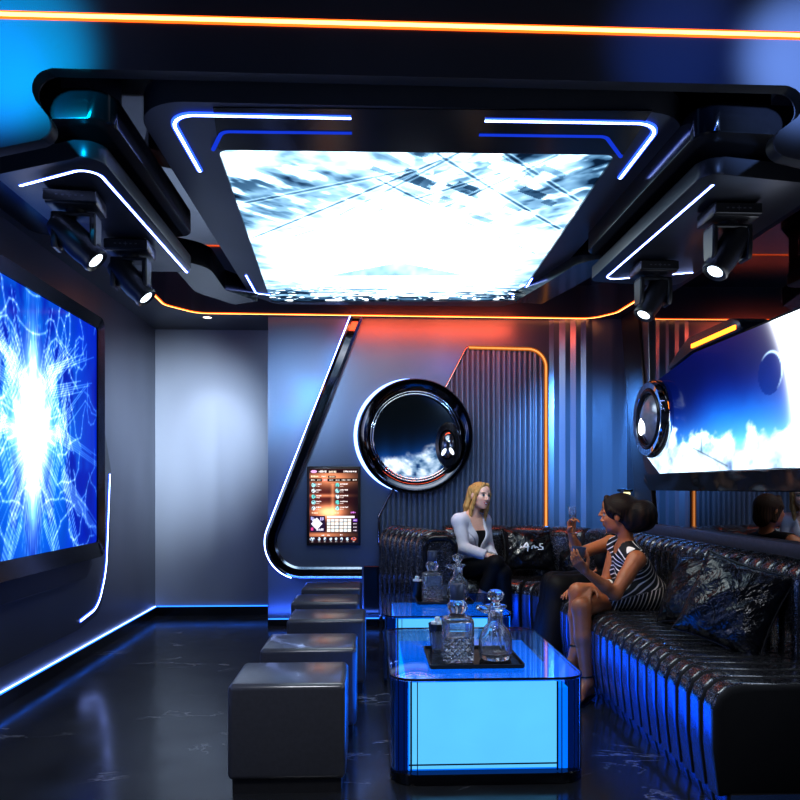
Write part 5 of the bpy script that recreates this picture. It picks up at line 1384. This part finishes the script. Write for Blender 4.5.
# ---------------------------------------------------------------- the woman in the striped dress
def striped():
    tone = (.46, .165, .065)
    t = thing('person', 'dark haired woman in a black and white striped dress seated on the right sofa', 'person', (1.66, 4.28, .46))
    hip = np.array([1.66, 4.30, .565]); Rb = frame((-.96, .12, 0)); l, f, u = Rb.T
    sL = P_(636, 560, 4.12); sR = P_(617, 546, 4.44); mid = (sL+sR)/2
    hc = P_(619, 515.5, 4.28); s = .98; Rh = frame((-.82, .55, -.06))
    nb = mid+np.array([.0, 0, .035])
    Rt = frame(np.cross(unit(sL-sR), unit(nb-hip)), unit(nb-hip))
    if np.dot(Rt[:, 1], f) < 0: Rt[:, :2] *= -1
    lt, ft, ut = Rt.T
    chest = hip*.36+nb*.64+ft*.012-ut*.02; waist = hip*.70+nb*.30+ft*.01
    eL = P_(615, 594, 4.02); cup = P_(578.5, 552, 3.98); nL = unit((.2, .75, .6)); dL = np.array((-.55, -.1, .8)); dL = unit(dL-nL*np.dot(dL, nL)); wL = cup-dL*.066-nL*.050+np.array([0, 0, -.030])
    eR, wR = P_(606, 583, 4.40), P_(590, 589, 4.15)
    kA, aA = np.array([1.215, 4.16, .585]), P_(576, 652, 4.10)
    kB, aB = np.array([1.20, 4.05, .515]), P_(587, 688, 4.0)
    aB[2] = .10
    hL, hR = hip+l*.085-np.array([0, 0, .012]), hip-l*.085-np.array([0, 0, .012])
    torso = [(('e', hip, (.152, .125, .105), Rb), .03), (('e', waist, (.115, .088, .12), Rt), .05), (('e', chest, (.135, .098, .135), Rt), .05), (('c', sL, .050, sR, .050), .05), (('c', nb, .046, hc+Rh@np.array([0, -.03, -.055]), .045), .03),
             (('c', nb, .040, sL, .044), .04), (('c', nb, .040, sR, .044), .04)]
    torso += [(('e', chest+lt*x*.058+ft*.064-ut*.02, (.052, .054, .055), Rt), .03) for x in (-1, 1)]
    legA = [(('c', hL, .084, kA, .054), .02), (('c', kA, .052, kA*.6+aA*.4, .051), .02), (('c', kA*.6+aA*.4, .050, aA, .031), .02)]
    legB = [(('c', hR, .084, kB, .054), .02), (('c', kB, .052, kB*.6+aB*.4, .051), .02), (('c', kB*.6+aB*.4, .050, aB, .031), .02)]
    fA = foot_prims(aA, (-.75, -.35, -.45), .92, .03); fB = foot_prims(aB, (-.65, -.72, -.05), .92, .0)
    armL = [(('c', sL, .052, sL*.5+eL*.5, .043), .02), (('c', sL*.5+eL*.5, .042, eL, .036), .02), (('c', eL, .036, eL*.65+wL*.35, .034), .02), (('c', eL*.65+wL*.35, .034, wL, .023), .02)]
    armR = [(('c', sR, .050, eR, .036), .02), (('c', eR, .036, wR, .024), .02)]
    handL = hand_prims(wL, dL, nL, -1, .92, (.40, .44, .48, .55), .55, .05)
    handR = hand_prims(wR, P_(583, 602, 4.02)-wR, (.6, .5, -.4), 1, .92, (.20, .26, .30, .36), .2, .05)
    hg, hcut, h2 = head_prims(hc, Rh, s)
    body, co = field_mesh('body', [(.01, torso+hg, hcut, h2), (.012, legA+fA, [], []), (.006, legB+fB, [], []), (.014, armL+handL, [], []), (.012, armR+handR, [], [])], skin_mat('tan_skin', tone), t, .0052, (hc-.14, hc+.14), .0026)
    set_col(body, face_colour(co, tone, hc, Rh, s, (.22, .05, .04), (.02, .012, .01), False))
    H = lambda p: hc+Rh@(np.array(p)*s)
    hair = [(('e', H((0, -.018, .040)), np.array((.094, .110, .098))*s, Rh), .01), (('e', H((.0, -.150, -.005)), np.array((.096, .078, .094))*s, Rh), .03), (('e', H((.0, -.090, -.040)), np.array((.082, .065, .070))*s, Rh), .03)]
    for i in range(6):
        a = 2*PI*i/6; hair.append((('c', H((math.cos(a)*.05, -.15+.015*math.sin(a*2), .0+math.sin(a)*.05)), .034*s, H((math.cos(a+1.1)*.06, -.175, math.sin(a+1.1)*.058)), .026*s), .010))
    for x in (-1, 1): hair += [(('c', H((x*.02, .062, .095)), .022*s, H((x*.076, .030, .035)), .018*s), .012), (('c', H((x*.076, .030, .035)), .018*s, H((x*.078, -.02, .0)), .020*s), .012)]
    cut = [(('e', H((0, .085, -.025)), np.array((.062, .072, .098))*s, Rh), .01)]+[(('e', H((x*.086, -.006, -.016)), np.array((.02, .022, .030))*s, Rh), .008) for x in (-1, 1)]
    o, co = field_mesh('hair', [(.01, hair, cut, [])], hair_mat('dark_brown_hair', (.005, .003, .002), (.026, .011, .006)), t, .004); hair_strands(o, co, hc, Rh, s)
    # striped sleeveless dress
    tm = NT('striped_dress_cloth'); b = tm.bsdf((.01, .01, .012), .55); a = tm.n('Attribute', attribute_name='phase')
    w = tm.math('SINE', tm.math('MULTIPLY', a.outputs['Fac'], 2*PI)); tm.l(tm.ramp(w, [(.60, (.010, .010, .012)), (.66, (.85, .80, .74))]), b.inputs['Base Color'])
    w2 = tm.noise(tm.coord(), 300, 2); tm.bump(w2, b, .15, .01)
    thA = hL+(kA-hL)*.64; thB = hR+(kB-hR)*.64; dA, dB = unit(kA-hL), unit(kB-hR)
    dr = [(('e', hip, (.154, .128, .105), Rb), .03)]+torso[1:4]+torso[5:]
    skA = [(('c', hL, .086, thA+dA*.04, .074, thA, dA), .02)]; skB = [(('c', hR, .086, thB+dB*.04, .074, thB, dB), .02)]
    def arms(X, Y, Z):
        out = np.full(X.shape, -1.0)
        for s_, o_ in ((sL, lt), (sR, -lt)):
            P = [X-s_[0], Y-s_[1], Z-s_[2]]; dd = sum(P[i]*o_[i] for i in range(3)); out = np.maximum(out, np.minimum(dd-.004, P[2]+.15))
        P = [X-nb[0], Y-nb[1], Z-nb[2]]; rr = np.sqrt(sum((P[i]-(ft*.02)[i])**2 for i in range(3))); return np.maximum(out, .064-rr)
    o, co = field_mesh('striped_dress', [(.01, dr, [], []), (.03, skA, [], []), (.03, skB, [], [])], tm.m, t, .005, inf=.009, clips=[arms])
    L = (co-waist)@Rt; x, y, z = L.T
    up_ = (z+np.abs(x)*.30+.12*y*sstep(.10, .18, z))/.027                   # chevrons on the bodice
    lo_ = ((co-hip)@Rb)[:, 1]; lo_ = (lo_+.30*((co-hip)@Rb)[:, 2])/.024   # bands round the thighs
    k = sstep(-.045, -.035, z-.2*y); set_val(o, np.where(k > .5, up_, lo_), 'phase')
    blk = plain('black_strap_leather', (.008, .008, .01), .3)
    for ank, kn, fp in ((aA, kA, fA), (aB, kB, fB)):
        ax_ = Vector(unit(kn-ank)); bm = BM(); torus(bm, Vector(ank)+ax_*.035, ax_, .037, .005, 24, 6); obj('ankle_strap', bm, blk, t, True)
        heel, ball = fp[2][0][1], fp[2][0][3]; d = unit(ball-heel); sd = np.cross(d, (0, 0, 1)); sd = unit(sd)
        bm = BM(); ring_b = []; 
        prof = [(-.03, .022), (.0, .026), (.05, .024), (.11, .034), (.15, .036), (.195, .022), (.205, .008)]
        pts = [heel+d*a*.9+sd*w_ for a, w_ in prof]+[heel+d*a*.9-sd*w_ for a, w_ in prof[::-1]]
        dn_ = np.array([0, 0, -1.0]); lo_r = ring(bm, [Vector(p+dn_*.037) for p in pts]); hi_r = ring(bm, [Vector(p+dn_*.027) for p in pts]); bridge(bm, lo_r, hi_r); bm.faces.new(lo_r[::-1]); bm.faces.new(hi_r)
        obj('sandal_sole', bm, blk, t)
    # cup in her raised hand
    c = thing('cup', 'pale blue glass cup held by the woman in the striped dress', 'cup', tuple(cup)); Mt = Matrix.Translation(Vector(cup)) @ Matrix.Rotation(.12, 4, 'Y')
    bm = BM(); lathe(bm, [(.020, -.052), (.024, -.048), (.036, -.015), (.040, .030), (.0375, .030), (.033, -.012), (.02, -.040), (.001, -.042)], 28, Mt); obj('bowl', bm, plain('pale_blue_glass', (.10, .12, .18), .12, 0, Coat_Weight=.5), c, ang=40)
striped()

# ---------------------------------------------------------------- the woman in black behind her
def black_dress():
    tone = (.54, .20, .08)
    t = thing('person', 'woman in a black dress raising a glass, half hidden behind the woman in stripes', 'person', (1.68, 4.86, .46))
    hip = np.array([1.69, 4.88, .565]); Rb = frame((-1, -.02, 0)); l, f, u = Rb.T
    sL = P_(611, 543, 4.68); sR = P_(611, 543, 5.0); mid = (sL+sR)/2; nb = mid+np.array([.02, 0, .04])
    hc = P_(615.5, 511.5, 4.80); s = .96; Rh = frame((-.97, .22, .02))
    Rt = frame(np.cross(unit(sL-sR), unit(nb-hip)), unit(nb-hip))
    if np.dot(Rt[:, 1], f) < 0: Rt[:, :2] *= -1
    lt, ft, ut = Rt.T
    chest = hip*.36+nb*.64+ft*.012-ut*.02; waist = hip*.70+nb*.30+ft*.01
    eL, wL = P_(577.5, 554, 4.56), P_(571.5, 533, 4.50)
    eR, wR = P_(600, 573, 4.92), P_(575, 586, 4.72)
    kL, aL = np.array([1.255, 4.76, .53]), np.array([1.17, 4.70, .10]); kR, aR = np.array([1.265, 4.92, .53]), np.array([1.18, 4.88, .10])
    hL, hR = hip+l*.085-np.array([0, 0, .012]), hip-l*.085-np.array([0, 0, .012])
    torso = [(('e', hip, (.152, .125, .105), Rb), .03), (('e', waist, (.115, .088, .12), Rt), .05), (('e', chest, (.135, .098, .135), Rt), .05), (('c', sL, .048, sR, .048), .05), (('c', nb, .045, hc+Rh@np.array([0, -.03, -.055]), .044), .03),
             (('c', nb, .040, sL, .042), .04), (('c', nb, .040, sR, .042), .04)]
    torso += [(('e', chest+lt*x*.058+ft*.064-ut*.02, (.052, .054, .055), Rt), .03) for x in (-1, 1)]
    legs = [[(('c', h_, .084, k_, .054), .02), (('c', k_, .052, k_*.6+a_*.4, .050), .02), (('c', k_*.6+a_*.4, .049, a_, .031), .02)]+foot_prims(a_, (-1, -.15, 0), .9) for h_, k_, a_ in ((hL, kL, aL), (hR, kR, aR))]
    armL = [(('c', sL, .049, eL, .037), .02), (('c', eL, .037, eL*.6+wL*.4, .034), .02), (('c', eL*.6+wL*.4, .034, wL, .023), .02)]
    armR = [(('c', sR, .049, eR, .037), .02), (('c', eR, .036, wR, .024), .02)]
    fl = P_(573.0, 520, 4.44)
    handL = hand_prims(wL, (fl+np.array([0.0, .03, .015]))-wL, (.35, -.90, .1), -1, .90, (.62, .66, .72, .78), .7, .02)
    handR = hand_prims(wR, P_(566, 592, 4.66)-wR, (.1, -.1, -1), -1, .90, (.25, .3, .34, .4), .2, .05)
    hg, hcut, h2 = head_prims(hc, Rh, s)
    body, co = field_mesh('body', [(.01, torso+hg, hcut, h2), (.01, legs[0], [], []), (.01, legs[1], [], []), (.014, armL+handL, [], []), (.012, armR+handR, [], [])], skin_mat('warm_skin', tone), t, .0055, (hc-.14, hc+.14), .0028)
    set_col(body, face_colour(co, tone, hc, Rh, s, (.25, .06, .05), (.02, .012, .01), False))
    H = lambda p: hc+Rh@(np.array(p)*s)
    hair = [(('e', H((0, -.022, .038)), np.array((.084, .100, .090))*s, Rh), .01), (('e', H((0, -.07, -.04)), np.array((.07, .05, .07))*s, Rh), .03)]
    for x in (-1, 1): hair += [(('c', H((x*.02, .06, .095)), .020*s, H((x*.076, .03, .03)), .017*s), .012), (('c', H((x*.076, .03, .03)), .017*s, H((x*.074, -.03, -.06)), .02*s), .012)]
    cut = [(('e', H((0, .085, -.022)), np.array((.058, .074, .098))*s, Rh), .01)]
    o, co = field_mesh('hair', [(.01, hair, cut, [])], hair_mat('auburn_hair', (.020, .009, .005), (.10, .042, .018)), t, .0045); hair_strands(o, co, hc, Rh, s)
    blk = cloth_mat('black_dress_cloth', (.0035, .0035, .004), .6)
    def arms(X, Y, Z):
        out = np.full(X.shape, -1.0)
        for s_, o_ in ((sL, lt), (sR, -lt)):
            P = [X-s_[0], Y-s_[1], Z-s_[2]]; out = np.maximum(out, np.minimum(sum(P[i]*o_[i] for i in range(3))-.003, P[2]+.15))
        P = [X-nb[0], Y-nb[1], Z-nb[2]]; return np.maximum(out, .072-np.sqrt(sum((P[i]-(ft*.03)[i])**2 for i in range(3))))
    dr = [torso[0]]+torso[1:4]+torso[5:]
    sk = []
    for h_, k_, a_ in ((hL, kL, aL), (hR, kR, aR)): sk += [(('c', h_, .086, k_+np.array([0, 0, .0]), .066), .03), (('c', k_, .066, k_*.12+a_*.88, .082), .06)]
    field_mesh('dress', [(.01, dr, [], []), (.03, sk, [], [])], blk, t, .0055, inf=.009, clips=[arms])
    # champagne flute in her raised hand
    c = thing('champagne_flute', 'slim champagne flute in the raised hand', 'glass', tuple(fl)); Mt = Matrix.Translation(Vector(fl)) @ Matrix.Rotation(-.08, 4, 'Y')
    bm = BM(); lathe(bm, [(.024, -.085), (.024, -.082), (.004, -.076), (.0035, -.02), (.010, -.012), (.020, .010), (.023, .045), (.021, .085), (.0198, .085), (.0215, .045), (.018, .012), (.001, -.008)], 24, Mt); obj('glass', bm, M_BGLASS, c, ang=40)
black_dress()
# ================================================================ lights, world, camera
def area(name, loc, aim, sx, sy, power, col, spread=180):
    L = bpy.data.lights.new(name, 'AREA'); L.shape = 'RECTANGLE'; L.size = sx; L.size_y = sy; L.energy = power; L.color = col
    L.spread = math.radians(spread)
    o = bpy.data.objects.new(name, L); C.objects.link(o); o.location = loc
    o.rotation_euler = (Vector(aim)-Vector(loc)).to_track_quat('-Z', 'Y').to_euler(); return o
def spot(name, loc, aim, power, col, ang=40, blend=.6, rad=.04):
    L = bpy.data.lights.new(name, 'SPOT'); L.energy = power; L.color = col; L.spot_size = math.radians(ang); L.spot_blend = blend; L.shadow_soft_size = rad
    o = bpy.data.objects.new(name, L); C.objects.link(o); o.location = loc
    o.rotation_euler = (Vector(aim)-Vector(loc)).to_track_quat('-Z', 'Y').to_euler(); return o
w = bpy.data.worlds.new('World'); bpy.context.scene.world = w; w.use_nodes = True
w.node_tree.nodes['Background'].inputs[0].default_value = (.05, .08, .16, 1); w.node_tree.nodes['Background'].inputs[1].default_value = .1
# orange cove wash down the back wall
a = area('orange_wash', (.55, YB-.36, ZS-.02), (.55, YB-.02, 2.25), 1.5, .10, 9.0, (1, .12, .04))
spot('added_spot', (-1.25, 4.2, 2.28), (-1.80, YA, 1.66), 340, (.75, .87, 1.0), 46, 1.0, .08)  # wall spots from here on are added to brighten alcove and back wall
spot('added_spot', (-.9, 3.6, 2.28), (-.62, YB, 1.95), 90, (.55, .75, 1.0), 36, 1.0, .08)
spot('added_spot', (1.2, 3.9, 2.28), (1.85, YB, 1.45), 480, (.16, .48, 1.0), 38, 1.0, .08)
area('floor_wash', (-.4, YB-.16, .10), (-.4, YB, .75), 1.0, .04, 3.5, (.08, .22, 1.0))
spot('added_spot', (1.0, 3.9, 2.28), (.95, YB, 1.35), 60, (.35, .6, 1.0), 40, 1.0, .08)
spot('added_spot', (1.1, 4.3, 2.28), (XL, 6.0, 1.40), 460, (.80, .90, 1.0), 42, 1.0, .08)  # spot added to lift the left wall
spot('added_beam_wash', (-1.22, .95, 2.72), (-1.22, 2.5, 2.69), 900, (.0, .55, .95), 25, 1.0, .05)  # unseen lamps added to put coloured glow on the beam ends
spot('added_beam_wash', (-1.36, .95, 2.72), (-1.36, 2.5, 2.62), 450, (.02, .30, 1.0), 22, .8, .05)
spot('added_beam_wash', (1.45, .95, 2.74), (1.56, 2.5, 2.72), 900, (.30, .50, 1.0), 23, 1.0, .05)
spot('added_beam_wash', (1.10, .95, 2.74), (1.10, 2.5, 2.76), 120, (.05, .20, 1.0), 24, 1.0, .05)
spot('added_spot', (.55, 3.3, 2.5), (1.42, 4.45, .80), 85, (1.0, .82, .62), 32, .9, .06)  # warm fill added to brighten the two women on the right sofa
spot('added_spot', (.30, 4.4, 2.5), (.86, 5.65, .95), 40, (1.0, .95, .92), 24, .9, .06)  # small fill added for the blonde woman
area('added_front_fill', (-.35, 1.5, ZC-.02), (-.35, 2.2, 0), .8, .8, 26, (.9, .93, 1.0), 100)  # unseen overhead fill added to brighten the stool fronts
spot('alcove_downlight', (at(206, 315.5, z=ZS).x, at(206, 315.5, z=ZS).y+.05, ZS-.02), (at(206, 315.5, z=ZS).x-.1, 6.7, .9), 22, (.85, .9, 1.0), 70)
sc = bpy.context.scene
cam = bpy.data.cameras.new('camera'); co_ = bpy.data.objects.new('camera', cam); C.objects.link(co_)
cam.sensor_width = 36; cam.lens = 36*F/800; cam.shift_y = (V0-400)/800; cam.shift_x = 0
co_.location = (0, 0, EYE); co_.rotation_euler = (PI/2, 0, -YAW); cam.clip_start = .05
sc.camera = co_
sc.view_settings.view_transform = 'Standard'; sc.view_settings.look = 'None'; sc.view_settings.exposure = .30; sc.view_settings.gamma = .82
